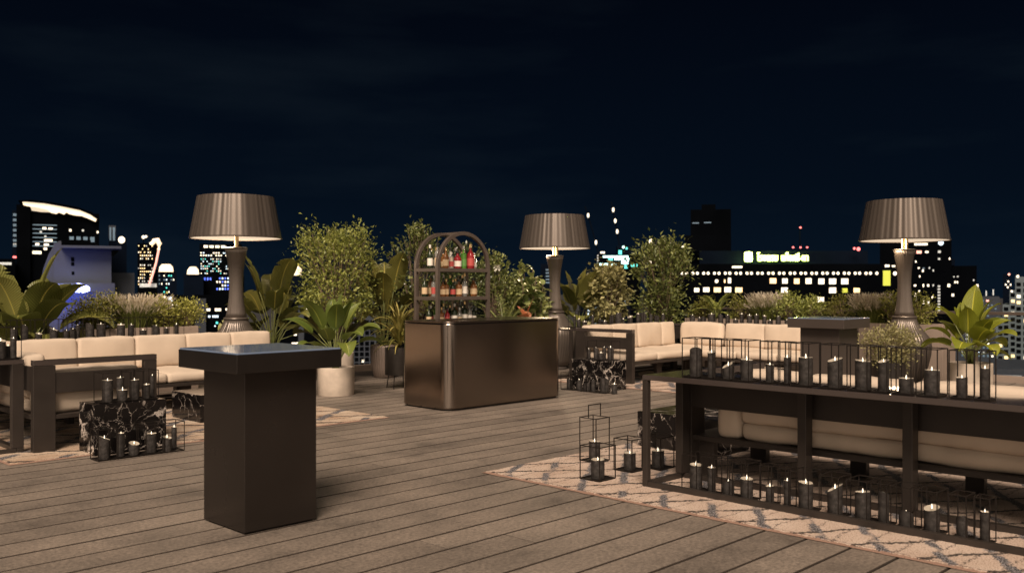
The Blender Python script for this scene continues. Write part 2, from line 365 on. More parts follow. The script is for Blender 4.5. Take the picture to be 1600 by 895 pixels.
def part(name, mb, mat, parent=None, bevel=0, smooth=False, label=None, kind=None, seg=2):
    me = bpy.data.meshes.new(name); me.from_pydata(mb.v, [], mb.f); me.update()
    if mb.uv:
        uvl = me.uv_layers.new(name='UVMap')
        for lp in me.loops: uvl.data[lp.index].uv = mb.uv[lp.vertex_index]
    o = bpy.data.objects.new(name, me); COL.objects.link(o)
    me.materials.append(MATS[mat] if isinstance(mat, str) else mat)
    if parent is not None: o.parent = parent
    if bevel:
        md = o.modifiers.new('bevel', 'BEVEL'); md.width = bevel; md.segments = seg; md.limit_method = 'ANGLE'
        md.harden_normals = False
    if smooth:
        for p in me.polygons: p.use_smooth = True
        if smooth != 'all':
            try: me.set_sharp_from_angle(angle=math.radians(40))
            except Exception: pass
    if label: o['label'] = label
    if kind: o['kind'] = kind
    return o
def thing(name, label, cat, loc=(0, 0, 0), rotz=0.0, group=None):
    o = bpy.data.objects.new(name, None); COL.objects.link(o)
    o.empty_display_size = .2
    o.location = loc; o.rotation_euler = (0, 0, rotz); o['label'] = label; o['category'] = cat
    if group: o['group'] = group
    return o
def tag(o, label, cat, group=None):
    o['label'] = label; o['category'] = cat
    if group: o['group'] = group
    return o
ORD = ['first', 'second', 'third', 'fourth', 'fifth', 'sixth', 'seventh', 'eighth', 'ninth', 'tenth', 'eleventh', 'twelfth', 'thirteenth', 'fourteenth', 'fifteenth', 'sixteenth', 'seventeenth', 'eighteenth', 'nineteenth', 'twentieth']

# ------------------------------------------------------------------ setting: city ground, roof, deck
mb = MB(); mb.add([(-4000, -4000, -46), (4000, -4000, -46), (4000, 4000, -46), (-4000, 4000, -46)], [(0, 1, 2, 3)])
part('city_ground', mb, 'asphalt', kind='structure')
mb = MB(); mb.box(-6, 15.98, -8, 13.68, -46, -.06)
o = part('roof_block', mb, 'deck_base', kind='structure')

rnd = random.Random(5)
mb = MB(); step = .272; y = 4.26 - 40 * step
while y < 13.45:
    y0, y1 = y + .0065, min(y + step - .0065, 13.5)
    x = -5 + rnd.uniform(-3, 0)
    while x < 15.8:
        x2 = min(x + rnd.choice((9.0, 12.5, 11.0)), 15.8); xa = max(x, -5) + .0015; xb = x2 - .0015
        if xb - xa > .05:
            c = .0045; zt = rnd.uniform(-.0008, .0008)
            mb.add([(xa, y0, -.03), (xa, y0, zt - c), (xa, y0 + c, zt), (xa, y1 - c, zt), (xa, y1, zt - c), (xa, y1, -.03),
                    (xb, y0, -.03), (xb, y0, zt - c), (xb, y0 + c, zt), (xb, y1 - c, zt), (xb, y1, zt - c), (xb, y1, -.03)],
                   [(0, 6, 7, 1)[::1], (1, 7, 8, 2), (2, 8, 9, 3), (3, 9, 10, 4), (4, 10, 11, 5), (5, 4, 3, 2, 1, 0)[::-1], (6, 7, 8, 9, 10, 11)[::-1]])
        x = x2
    y += step
deck = part('deck', mb, 'deck_boards', kind='structure')
deck.data.materials.append(MATS['deck_gap_shade'])
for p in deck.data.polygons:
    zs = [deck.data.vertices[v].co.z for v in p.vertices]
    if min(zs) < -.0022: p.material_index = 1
bm = bmesh.new(); bm.from_mesh(deck.data); bmesh.ops.recalc_face_normals(bm, faces=bm.faces); bm.to_mesh(deck.data); bm.free()
mb = MB(); mb.box(-5, 15.95, 13.5, 13.66, -.06, .10); mb.box(15.82, 15.95, -7, 13.5, -.06, .10)
part('roof_kerb', mb, 'taupe_planter', kind='structure', bevel=.006)

# ------------------------------------------------------------------ rugs
def rug(name, label, x0, x1, y0, y1, px, py, warm, seed):
    w, h = x1 - x0, y1 - y0
    rug_mat(name + '_pile', w, h, px, py, warm)
    mb = MB(); st = .03; nx, ny = int(w / st), int(h / st)
    for j in range(ny + 1):
        for i in range(nx + 1):
            X = w * i / nx; Y = h * j / ny
            q = mnoise.noise(Vector((X * 22 + seed, Y * 22, 0))); q2 = mnoise.noise(Vector((X * 3 + seed, Y * 3, 5)))
            ex = X + (.012 * mnoise.noise(Vector((Y * 9, seed, 0))) if i in (0, nx) else 0)
            ey = Y + (.012 * mnoise.noise(Vector((X * 9, seed, 3))) if j in (0, ny) else 0)
            z = .0045 if (i in (0, nx) or j in (0, ny)) else .017 + .0045 * q + .003 * q2
            mb.v.append((ex, ey, z))
    for j in range(ny):
        for i in range(nx):
            a = j * (nx + 1) + i; mb.f.append((a, a + 1, a + nx + 2, a + nx + 1))
    mb2 = mb
    o = part('rug', mb2, name + '_pile', smooth='all'); o.location = (x0, y0, 0)
    tag(o, label, 'rug', 'patterned rugs under the seating groups')
rug('rug_r', 'cream shaggy rug with grey diamond lines under the near right sofa and its console', 5.17, 8.75, -.6, 5.42, .50, .37, ((.46, .345, .275), (.56, .445, .37)), 1)
rug('rug_l', 'cream and tan patterned rug under the left lounge, its corner beside the tall cocktail table', 2.60, 6.61, 8.44, 11.9, .80, .62, ((.42, .29, .20), (.56, .45, .35)), 7)
rug('rug_m', 'cream patterned rug in front of the far corner sofa beyond the bar', 10.93, 13.6, 6.0, 9.95, .80, .62, ((.46, .33, .25), (.56, .44, .36)), 13)
RZ = .016  # rug height
# ------------------------------------------------------------------ cushions
def cushion_mb(w, d, h, r=.045, puff=.02, seed=0, wr=.0065):
    """rounded soft block centred on x,y with its base at z=0"""
    mb = MB(); hw, hd, hh = w / 2, d / 2, h / 2
    r = min(r, hw * .9, hd * .9, hh * .9)
    def axis(half):
        inner = half - r; n_in = max(3, int(half * 2 / .07))
        a = [-half + r * (1 - math.cos(math.pi / 2 * k / 3)) for k in range(3)]
        b_ = [-inner + 2 * inner * k / n_in for k in range(n_in + 1)]
        return a + b_ + [-x for x in a[::-1]]
    ax, ay, az = axis(hw), axis(hd), axis(hh); key = {}
    def vert(x, y, z):
        k = (round(x, 5), round(y, 5), round(z, 5))
        if k in key: return key[k]
        q = Vector((max(-hw + r, min(hw - r, x)), max(-hd + r, min(hd - r, y)), max(-hh + r, min(hh - r, z))))
        p = Vector((x, y, z)); n = (p - q)
        n = n.normalized() if n.length > 1e-6 else Vector((0, 0, 1))
        p = q + n * r
        u, v, w_ = p.x / hw, p.y / hd, p.z / hh
        bulge = Vector(((1 - v * v) * (1 - w_ * w_) * (1 if u > 0 else -1) * abs(u) ** 3 * puff * .5,
                        (1 - u * u) * (1 - w_ * w_) * (1 if v > 0 else -1) * abs(v) ** 3 * puff,
                        (1 - u * u) * (1 - v * v) * (1 if w_ > 0 else -1) * abs(w_) ** 3 * puff * (.35 if h > .3 else 1)))
        wn = mnoise.noise(Vector((p.x * 4 + seed * 3.1, p.y * 4, p.z * 4))) * wr * 2 + mnoise.noise(Vector((p.x * 14 + seed, p.y * 11, p.z * 9))) * wr
        p = p + bulge + n * wn
        key[k] = len(mb.v); mb.v.append((p.x, p.y, p.z + hh)); return key[k]
    for zf in (-hh, hh):
        for i in range(len(ax) - 1):
            for j in range(len(ay) - 1):
                f = [vert(ax[i], ay[j], zf), vert(ax[i + 1], ay[j], zf), vert(ax[i + 1], ay[j + 1], zf), vert(ax[i], ay[j + 1], zf)]
                mb.f.append(tuple(f if zf > 0 else f[::-1]))
    for yf in (-hd, hd):
        for i in range(len(ax) - 1):
            for j in range(len(az) - 1):
                f = [vert(ax[i], yf, az[j]), vert(ax[i + 1], yf, az[j]), vert(ax[i + 1], yf, az[j + 1]), vert(ax[i], yf, az[j + 1])]
                mb.f.append(tuple(f if yf < 0 else f[::-1]))
    for xf in (-hw, hw):
        for i in range(len(ay) - 1):
            for j in range(len(az) - 1):
                f = [vert(xf, ay[i], az[j]), vert(xf, ay[i + 1], az[j]), vert(xf, ay[i + 1], az[j + 1]), vert(xf, ay[i], az[j + 1])]
                mb.f.append(tuple(f if xf > 0 else f[::-1]))
    mb.f = [f for f in mb.f if len(set(f)) == len(f)]
    return mb
def cushion(name, root, loc, size, rot=(0, 0, 0), seed=0, r=.045, puff=.02):
    o = part(name, cushion_mb(*size, r=r, puff=puff, seed=seed), 'fabric', root, smooth='all')
    o.location = loc; o.rotation_euler = rot
    return o

# ------------------------------------------------------------------ sofas: local x along, back at y=0, seat faces +y
SD = 1.13
def arm(root, x0, x1):
    mb = MB(); mb.box(x0, x1, 0, .19, .0, .772); part('arm_back_board', mb, 'frame_metal', root, .003)
    mb = MB(); mb.box(x0, x1, SD - .12, SD, .0, .772); part('arm_front_leg', mb, 'frame_metal', root, .003)
    mb = MB(); mb.box(x0, x1, 0, SD, .774, .825); part('armrest', mb, 'frame_top', root, .003)
    mb = MB(); mb.box(x0 + .008, x1 - .008, .192, SD - .122, .52, .70); part('arm_panel', mb, 'frame_metal', root, .003)
def sofa(label, loc, rotz, length, cush, arms=(), corner=None, group=None, seats=None, bolster=None):
    z0 = RZ
    root = thing('sofa', label, 'sofa', loc, rotz, group)
    mb = MB(); mb.box(.006, length - .006, .02, SD - .01, .285, .325); part('seat_platform', mb, 'frame_metal', root, .004)
    mb = MB(); mb.box(.006, length - .006, .002, .030, .545, .765); part('back_panel', mb, 'frame_metal', root, .003)
    n = max(2, round(length / .85))
    for i in range(n + 1):
        xx = .16 + (length - .32) * i / n
        for yy in ((.10, SD - .22) if i in (0, n) else (SD - .22,)):
            mb = MB(); mb.box(xx - .065, xx + .065, yy - .03, yy + .03, .0, .284); part('leg', mb, 'frame_metal', root, .003)
    for i in range(len(cush) - 1):
        a, b_ = cush[i], cush[i + 1]
        ang = .06 + .02 * math.sin(i * 2.3 + length)
        cushion('back_cushion', root, ((a + b_) / 2, .14, .455), (b_ - a - .008, .17, .40), (ang, 0, .012 * math.sin(i * 5 + length)), seed=i + int(length * 7), r=.036, puff=.028)
    seats = seats or cush
    for i in range(len(seats) - 1):
        a, b_ = seats[i], seats[i + 1]
        cushion('seat_cushion', root, ((a + b_) / 2, .055 + (SD - .07) / 2, .326), (b_ - a - .006, SD - .09, .125), seed=i + 40 + int(length * 3), r=.04, puff=.022)
    if bolster: cushion('side_cushion', root, ((bolster[0] + bolster[1]) / 2, .05 + .48, .327), (bolster[1] - bolster[0], .94, .40), seed=77, r=.05, puff=.02)
    for a in arms: arm(root, a, a + .07)
    if corner is not None:
        x0 = 0 if corner == 'low' else length
        sgn = 1 if corner == 'low' else -1
        mb = MB(); xa = x0; xb = x0 + sgn * .028
        mb.box(min(xa, xb), max(xa, xb), .035, SD - .01, .545, .765); part('side_panel', mb, 'frame_metal', root, .003)
        cushion('side_cushion', root, (x0 + sgn * .16, .27 + (SD - .29) / 2, .455), (.17, SD - .30, .40), (0, -.06 * sgn * -1 * -1, 0), seed=91, r=.055, puff=.03)
    return root
PI = math.pi
gS = 'cream sectional sofas with dark metal frames'
# far corner, arm end near the bar (A), faces -y ; includes the corner
sofa('cream far corner sofa with open metal arm beside the candle covered marble block', (14.10, 9.72, RZ), PI, 2.75,
     [.28, .68, 1.36, 2.04, 2.66], arms=(2.68,), corner='low', group=gS, seats=[.0, .68, 1.36, 2.04, 2.67])
sofa('cream sofa of the far group facing left, partly behind the far cocktail table', (14.10, 6.35, RZ), PI / 2, 2.22,
     [.075, .75, 1.45, 2.20], arms=(0,), group=gS)
# left group: back run faces -y with the corner, wing faces +x
sofa('long cream sofa along the back of the left lounge, candles on the console behind it', (7.02, 11.80, RZ), PI, 4.10,
     [.06, .66, 1.30, 1.98, 2.68, 3.38, 3.84], corner='high', group=gS, seats=[.02, .66, 1.30, 1.98, 2.68, 3.38, 4.08])
sofa('short cream sofa wing at the left edge with a broad dark arm end', (2.92, 10.65, RZ), -PI / 2, 1.81,
     [.02, .55, 1.05, 1.53], arms=(1.74,), group=gS, bolster=(1.54, 1.72))
# near right group, seen from behind, faces +x
sofa('cream sofa seen from behind through the near right console', (6.18, 4.17, RZ), -PI / 2, 4.6,
     [.47, 1.0, 1.74, 2.6, 3.40, 4.1, 4.55], arms=(0,), group=gS, bolster=(.26, .46))

# consoles : local x along, front at y=0, back at y=D
def console(label, loc, rotz, length, D, posts, group='dark metal console tables behind the sofas', shelf=True):
    root = thing('console_table', label, 'console table', loc, rotz, group)
    mb = MB(); mb.box(0, length, 0, D, .79, .828); part('table_top', mb, 'frame_top', root, .003)
    for xx in (0, length - .045):
        mb = MB(); mb.box(xx, xx + .045, 0, .045, .0, .789); part('leg', mb, 'frame_metal', root, .003)
    for xx in posts:
        mb = MB(); mb.box(xx, xx + .065, D - .10, D - .002, .041, .789); part('post', mb, 'frame_metal', root, .003)
    mb = MB(); mb.box(.046, length - .046, .002, .043, .0, .040); part('bottom_rail', mb, 'frame_metal', root, .003)
    mb = MB(); mb.box(0, length, D - .06, D - .002, .0, .040); part('bottom_rail', mb, 'frame_metal', root, .003)
    mb = MB(); mb.box(0.002, .043, .046, D - .062, .0, .038); part('end_rail', mb, 'frame_metal', root, .003)
    mb = MB(); mb.box(length - .043, length - .002, .046, D - .062, 0, .038); part('end_rail', mb, 'frame_metal', root, .003)
    return root
console('long dark console at near right with black candles on top and below', (5.62, 4.16, RZ), -PI / 2, 4.6, .53,
        [.0, 1.02, 1.75, 2.6, 3.5, 4.5])
console('dark console cut by the left edge, caged candles on its top', (2.44, 10.60, RZ), -PI / 2, 1.62, .45, [.0, .78, 1.555])
# consoles behind: front/back swapped is irrelevant, they stand behind the sofa backs
console('dark console behind the long left sofa carrying a row of black candles', (2.6, 11.84, 0), 0, 3.30, .40, [.0, 1.1, 2.2, 3.235])
console('dark console behind the far corner sofa, its open end beside the bar', (11.28, 9.75, 0), 0, 2.85, .44, [.0, 1.0, 2.0, 2.785])
console('dark console behind the right wing of the far sofa group', (14.58, 6.5, 0), PI / 2, 3.62, .44, [.0, 1.1, 2.2, 3.555])

# ------------------------------------------------------------------ marble blocks
def marble_block(label, x0, x1, y0, y1, h, mat, z=RZ):
    root = tag(part('marble_block', (lambda m: (m.box(0, x1 - x0, 0, y1 - y0, 0, h), m)[1])(MB()), mat, bevel=.004), label, 'side table' if h > .4 else 'coffee table', 'black marble block tables')
    root.location = (x0, y0, z)
    return root
marble_block('tall white veined black marble block beside the left sofa arm, candles on it', 3.27, 3.93, 8.38, 8.72, .44, 'marble_a', .014)
marble_block('low black marble coffee table on the left rug behind the tall cocktail table', 4.84, 5.75, 9.50, 10.18, .30, 'marble_b')
marble_block('black marble block beside the far sofa arm near the bar, heavily veined, candles on it', 10.45, 10.85, 8.32, 9.02, .43, 'marble_c', 0)
marble_block('low black marble coffee table behind the near right console end', 7.03, 8.02, 4.38, 5.26, .32, 'marble_d')
marble_block('low black marble coffee table in front of the far corner sofa', 11.45, 12.35, 6.55, 7.35, .31, 'marble_b')

# ------------------------------------------------------------------ cocktail tables
def cocktail(label, x0, y0, mt='table_metal'):
    root = thing('cocktail_table', label, 'cocktail table', (x0, y0, 0), 0, 'square pedestal cocktail tables')
    mb = MB(); mb.box(.115, .625, .115, .625, .012, .985); part('pedestal', mb, mt, root, .004)
    mb = MB(); mb.box(.135, .605, .135, .605, 0, .012); part('foot', mb, 'wire_black', root)
    mb = MB(); mb.box(0, .74, 0, .74, .985, 1.098); part('table_top', mb, mt, root, .004)
    mb = MB(); mb.box(.006, .734, .006, .734, 1.098, 1.108); part('glass_sheet', mb, 'smoked_glass', root, .002)
cocktail('tall dark square cocktail table standing alone in the left foreground', 2.755, 4.965)
cocktail('smaller looking square cocktail table in front of the far right lamp', 10.80, 5.0, 'table_metal_lit')

# ------------------------------------------------------------------ bar
def rrect(x0, x1, y0, y1, r, n=10):
    pts = []
    for cx_, cy_, a0 in ((x1 - r, y0 + r, -90), (x1 - r, y1 - r, 0), (x0 + r, y1 - r, 90), (x0 + r, y0 + r, 180)):
        for k in range(n + 1):
            a = math.radians(a0 + 90 * k / n); pts.append((cx_ + r * math.cos(a), cy_ + r * math.sin(a)))
    return pts
bar = thing('bar_counter', 'bronze metal bar counter with rounded corners in the middle of the deck', 'bar counter', (7.40, 8.34, 0))
mb = MB(); mb.prism(rrect(.03, 2.05, .03, .90, .13), 0, .02); part('plinth', mb, 'wire_black', bar)
mb = MB(); mb.prism(rrect(0, 2.08, 0, .93, .15), .02, 1.055); o = part('body', mb, 'bar_metal', bar, .018, smooth=True, seg=3)
mb = MB(); mb.prism(rrect(.004, 2.076, .004, .926, .148), 1.056, 1.075); part('counter_top', mb, 'bar_metal', bar, .004, smooth=True)

# arched bottle shelf behind the bar
SX, SY = 8.57, 9.88
shelf = thing('bottle_shelf', 'bronze arched shelf unit with bottles standing behind the bar', 'shelf', (SX, SY, 0))
def arch(yc, nm='arch'):
    mb = MB(); Wd, R0, zc, tk = 1.03, .515, 1.775, .052
    path = [(0, 0)]; outer = [(0, 0.0)]; inner = [(tk, 0.0)]
    outer.append((0, zc)); inner.append((tk, zc))
    for k in range(1, 29):
        a = math.pi - math.pi * k / 28
        outer.append((R0 + R0 * math.cos(a), zc + R0 * math.sin(a))); inner.append((R0 + (R0 - tk) * math.cos(a), zc + (R0 - tk) * math.sin(a)))
    outer.append((Wd, 0)); inner.append((Wd - tk, 0))
    n = len(outer); v = []
    for (a, b_) in zip(outer, inner):
        v += [(a[0], yc, a[1]), (b_[0], yc, b_[1]), (b_[0], yc + .05, b_[1]), (a[0], yc + .05, a[1])]
    f = [(0, 1, 2, 3), (4 * (n - 1) + 3, 4 * (n - 1) + 2, 4 * (n - 1) + 1, 4 * (n - 1))]
    for i in range(n - 1):
        for k in range(4):
            f.append((4 * i + k, 4 * (i + 1) + k, 4 * (i + 1) + (k + 1) % 4, 4 * i + (k + 1) % 4))
    mb.add(v, f)
    o = part(nm, mb, 'lamp_dark', shelf, .003, smooth=True)
    bm = bmesh.new(); bm.from_mesh(o.data); bmesh.ops.recalc_face_normals(bm, faces=bm.faces); bm.to_mesh(o.data); bm.free()
arch(0); arch(.47)
for zz in (.42, .95, 1.355, 1.758):
    mb = MB(); mb.box(.053, .977, .0, .52, zz - .05, zz); part('shelf_board', mb, 'lamp_dark', shelf, .003)
    mb = MB(); mb.box(.0, .052, .051, .469, zz - .05, zz); part('side_rail', mb, 'lamp_dark', shelf, .003)
    mb = MB(); mb.box(.978, 1.03, .051, .469, zz - .05, zz); part('side_rail', mb, 'lamp_dark', shelf, .003)
mb = MB(); mb.box(.465, .565, .051, .469, 2.245, 2.285); part('top_rail', mb, 'lamp_dark', shelf, .003)

def bottle(px_rel, yy, z, h, r, glass, cap, lab, label, shape=0):
    root = thing('bottle', label, 'bottle', (SX + px_rel, SY + yy, z), rnd.uniform(0, 1), 'bottles on the arched shelf')
    nk = r * .30
    prof = [(r * .9, 0), (r, .008), (r, h * .52), (r * .93, h * .58), (nk * 1.6, h * .70), (nk, h * .75), (nk, h * .93)] if shape == 0 else \
           [(r * .95, 0), (r, .006), (r * 1.0, h * .62), (r * .8, h * .68), (nk, h * .72), (nk, h * .92)]
    mb = MB(); mb.lathe(prof, 14); part('glass_body', mb, glass, root, smooth=True)
    mb = MB(); mb.lathe([(nk * 1.25, h * .86), (nk * 1.25, h), (nk * 1.1, h * 1.004)], 10); part('cap', mb, cap, root, smooth=True)
    mb = MB(); mb.lathe([(r * 1.012, h * .12), (r * 1.014, h * .13), (r * 1.014, h * .42), (r * 1.012, h * .43)], 14, close=False); part('paper_label', mb, lab, root, smooth=True)
gd = {'glass_dark': 'dark', 'glass_red': 'red', 'glass_amber': 'amber', 'glass_clear': 'clear', 'glass_green': 'green'}
rows = [(1.76, 'top', [(.17, .36, .34, .042, 'glass_dark', 'cap_white', 'label_white'), (.24, .28, .36, .040, 'glass_clear', 'cap_black', 'label_tan'), (.33, .2, .30, .045, 'glass_amber', 'cap_gold', 'label_tan'),
                       (.45, .22, .24, .043, 'glass_clear', 'cap_white', 'label_red'), (.56, .2, .26, .058, 'glass_red', 'cap_black', 'label_white'), (.68, .2, .33, .045, 'glass_green', 'cap_white', 'label_green'),
                       (.79, .17, .36, .060, 'glass_red', 'cap_gold', 'label_red'), (.91, .22, .24, .038, 'glass_clear', 'cap_white', 'label_white')]),
        (1.357, 'middle', [(.06, .35, .30, .043, 'glass_dark', 'cap_black', 'label_tan'), (.16, .26, .31, .040, 'glass_clear', 'cap_white', 'label_red'), (.25, .17, .24, .043, 'glass_amber', 'cap_black', 'label_tan'),
                           (.34, .2, .25, .040, 'glass_amber', 'cap_gold', 'label_tan'), (.45, .18, .24, .040, 'glass_dark', 'cap_gold', 'label_red'), (.56, .17, .25, .050, 'glass_amber', 'cap_black', 'label_tan'),
                           (.67, .17, .34, .042, 'glass_clear', 'cap_gold', 'label_white'), (.76, .24, .22, .035, 'glass_amber', 'cap_gold', 'label_white'), (.88, .2, .27, .055, 'glass_amber', 'cap_black', 'label_tan')]),
        (.952, 'lowest visible', [(.10, .3, .27, .04, 'glass_dark', 'cap_black', 'label_tan'), (.25, .2, .25, .04, 'glass_amber', 'cap_gold', 'label_tan'), (.36, .2, .25, .038, 'glass_red', 'cap_black', 'label_red'),
                                  (.48, .18, .30, .045, 'glass_dark', 'cap_white', 'label_white'), (.58, .18, .24, .042, 'glass_clear', 'cap_white', 'label_tan'), (.70, .2, .33, .042, 'glass_dark', 'cap_gold', 'label_white'),
                                  (.80, .2, .30, .038, 'glass_clear', 'cap_black', 'label_white'), (.90, .22, .27, .04, 'glass_dark', 'cap_black', 'label_white')])]
for z, rn, lst in rows:
    for i, (a, b_, h, r, g_, c_, l_) in enumerate(lst):
        lb = l_.split('_')[1]
        bottle(a, b_, z, h, r, g_, c_, l_, '%s bottle with %s label, %s from left on the %s shelf' % (gd[g_], lb, ORD[i], rn), i % 2)

back = [('glass_dark', 'cap_gold', 'label_white'), ('glass_amber', 'cap_black', 'label_tan'), ('glass_clear', 'cap_black', 'label_tan'), ('glass_dark', 'cap_white', 'label_red'), ('glass_green', 'cap_gold', 'label_white'), ('glass_clear', 'cap_gold', 'label_white')]
for z, rn in ((1.76, 'top'), (1.357, 'middle'), (.952, 'lowest visible')):
    for i in range(6):
        g_, c_, l_ = back[(i + int(z * 10)) % 6]
        bottle(.22 + .125 * i + .01 * math.sin(i * 4 + z), .41, z, .25 + .07 * abs(math.sin(i * 2.1 + z * 3)), .038 + .006 * (i % 2), g_, c_, l_,
               '%s bottle with %s label, %s from left in rear row, %s shelf' % (gd[g_], l_.split('_')[1], ORD[i], rn), (i + 1) % 2)

# ------------------------------------------------------------------ giant lamps
def lamp(label, px, d, seed):
    p = at(px, d); root = thing('giant_lamp', label, 'lamp', (p.x, p.y, 0), seed * .7, 'giant table lamp shaped floor lamps')
    NR = 44; sub = 4; n = NR * sub
    rr_ = random.Random(seed); amp = [rr_.uniform(.5, 1.4) for _ in range(NR)]
    def flute(k):
        def fn(r, z, a, i):
            u = a / (2 * math.pi) * NR; q = int(u) % NR
            return r * (1 - k * amp[q] * (1 - abs(math.sin(math.pi * u))))
        return fn
    # vase body
    prof = [(.20, .05), (.235, .07), (.29, .16), (.335, .30), (.372, .46), (.385, .60), (.372, .70), (.335, .76), (.275, .83), (.225, .90), (.19, .96), (.168, 1.02)]
    mb = MB(); mb.lathe(prof, n, rib=flute(.045)); part('vase_base', mb, 'lamp_metal', root, smooth='all')
    mb = MB(); mb.lathe([(.21, 0), (.225, .012), (.225, .04), (.20, .052)], 48); part('foot', mb, 'foot_matte', root, smooth=True)
    mb = MB(); mb.lathe([(.165, 1.018), (.178, 1.025), (.180, 1.040), (.172, 1.052), (.160, 1.056)], 48); part('collar_ring', mb, 'lamp_metal', root, smooth='all')
    prof = [(.150, 1.056), (.135, 1.12), (.118, 1.22), (.104, 1.34), (.097, 1.48), (.098, 1.60), (.107, 1.74), (.124, 1.87), (.144, 1.98), (.158, 2.045)]
    mb = MB(); mb.lathe(prof, n, rib=flute(.05)); part('column', mb, 'lamp_metal', root, smooth='all')
    mb = MB(); mb.lathe([(.158, 2.046), (.163, 2.050), (.163, 2.060), (.150, 2.064), (.04, 2.065)], 48); part('column_cap', mb, 'lamp_metal', root, smooth=True)
    mb = MB(); mb.tube([(.025, 0, 2.064), (.025, 0, 2.60)], .022, 12); mb.tube([(-.03, -.02, 2.064), (-.03, -.02, 2.60)], .030, 12); part('stem', mb, 'gold_metal', root, smooth=True)
    # pleated shade
    rb, rt, zb, zt = .648, .538, 2.195, 2.792
    NP = 46; n2 = NP * 6; am = [rr_.uniform(.35, 1.6) for _ in range(NP)]
    def pleat(r, z, a, i):
        u = a / (2 * math.pi) * NP; q = int(u) % NP; f_ = u - int(u)
        return r * (1 - .0075 * am[q] * (.5 + .5 * math.cos(2 * math.pi * f_))) + .006 * math.sin(a * 7 + seed) + .003 * math.sin(a * 17 + seed * 2)
    prof = [(rb - .004, zb - .002), (rb, zb), (rb - .004, zb + .02)] + [(rb + (rt - rb) * k / 6, zb + (zt - zb) * k / 6) for k in range(1, 7)]
    mb = MB(); mb.lathe(prof, n2, rib=pleat, close=False); mb.lathe([(rt - .012, zt - .004), (.0, zt - .002)], n2, close=False)
    part('lamp_shade', mb, 'lamp_metal', root, smooth='all')
    mb = MB(); mb.lathe([(rb - .02, zb + .004), (rb - .03, zb + .03), (.05, zb + .05)], 64, close=False); part('diffuser', mb, 'lamp_glow', root, smooth=True)
    mb = MB(); mb.lathe([(rb + .001, zb - .006), (rb + .004, zb), (rb - .001, zb + .006), (rb - .018, zb + .004), (rb - .018, zb - .004)], 96, close=False); part('shade_rim', mb, 'lamp_dark', root, smooth=True)
    ld = bpy.data.lights.new('lamp_bulb', 'POINT'); lo = bpy.data.objects.new('lamp_bulb', ld); COL.objects.link(lo); lo.parent = root
    lo.location = (.12, .12, 2.13); ld.energy = 28; ld.color = (1.0, .74, .48); ld.shadow_soft_size = .12
    lo['kind'] = 'structure'
    return root
lamp('giant bronze lamp with pleated shade rising behind the left sofa', 369, 13.45, 1)
lamp('giant bronze lamp with pleated shade just right of the bar, the farthest one', 867, 17.0, 2)
lamp('giant bronze lamp with pleated shade at the right beside the big leafy plant', 1413, 14.1, 3)

# ------------------------------------------------------------------ candles and lanterns
def candle_prof(r, h, seed, tilt):
    mb = MB(); n = 22; rnd_ = random.Random(seed); ph = rnd_.uniform(0, 6.28)
    prof = [(r * .98, 0), (r, .004), (r, h * .25), (r * 1.005, h * .5), (r, h * .75), (r * .995, h)]
    o = len(mb.v)
    for i, (rr, z) in enumerate(prof):
        for k in range(n):
            a = 2 * math.pi * k / n
            zz = z + (tilt * rr * math.cos(a - ph) + .004 * mnoise.noise(Vector((math.cos(a) * 2, math.sin(a) * 2, seed)))) * (1 if i == 5 else .6 if i == 4 else 0)
            q = rr * (1 + .03 * mnoise.noise(Vector((math.cos(a) * 3, math.sin(a) * 3, z * 25 + seed))))
            mb.v.append((q * math.cos(a), q * math.sin(a), zz))
    for i in range(5):
        for k in range(n): mb.f.append((o + i * n + k, o + i * n + (k + 1) % n, o + (i + 1) * n + (k + 1) % n, o + (i + 1) * n + k))
    mb.f.append(tuple(range(n))[::-1])
    top = [mb.v[5 * n + k] for k in range(n)]
    tp = MB(); zc = sum(v[2] for v in top) / n
    for v in top: tp.v.append(v)
    for v in top: tp.v.append((v[0] * .86, v[1] * .86, v[2] - .002))
    for v in top: tp.v.append((v[0] * .45, v[1] * .45, min(v[2], zc) - .012))
    tp.v.append((0, 0, zc - .014))
    for i in range(2):
        for k in range(n): tp.f.append((i * n + k, i * n + (k + 1) % n, (i + 1) * n + (k + 1) % n, (i + 1) * n + k))
    for k in range(n): tp.f.append((2 * n + k, 2 * n + (k + 1) % n, 3 * n))
    return mb, tp, zc - .014
FL = MB(); FL.lathe([(.0015, 0), (.0045, .006), (.0058, .014), (.0045, .024), (.0022, .033), (.0004, .040)], 8)
flame_me = None
SEED = [100]
def candle(x, y, z, r, h, label, group, tilt=None):
    global flame_me
    SEED[0] += 1; sd = SEED[0]; rq = random.Random(sd)
    if tilt is None: tilt = rq.choice((0, .1, .3, .45, .6)) if r > .03 else rq.choice((0, .1, .3))
    root = thing('candle', label, 'candle', (x, y, z), 0, group)
    a, b_, zt = candle_prof(r, h, sd, tilt)
    part('wax_body', a, 'wax_dark', root, smooth=True); part('wax_pool', b_, 'wax_top_lit', root, smooth='all')
    w = MB(); w.tube([(0, 0, zt - .001), (0, 0, zt + .012)], .0012, 5); part('wick', w, 'cap_black', root)
    if flame_me is None:
        fo = part('flame', FL, 'flame', root, smooth='all'); flame_me = fo.data
    else:
        fo = bpy.data.objects.new('flame', flame_me); COL.objects.link(fo); fo.parent = root
    s_ = rq.uniform(.85, 1.2); fo.location = (0, 0, zt + .006); q_ = .8 if r > .04 else .62; fo.scale = (q_ * .85, q_ * .85, s_ * q_)
    return root
def size_word(r, h):
    a = 'thick' if r > .045 else 'medium' if r > .035 else 'slim'
    b_ = 'tall' if h > .15 else 'short' if h < .105 else 'mid-height'
    return '%s %s' % (b_, a)
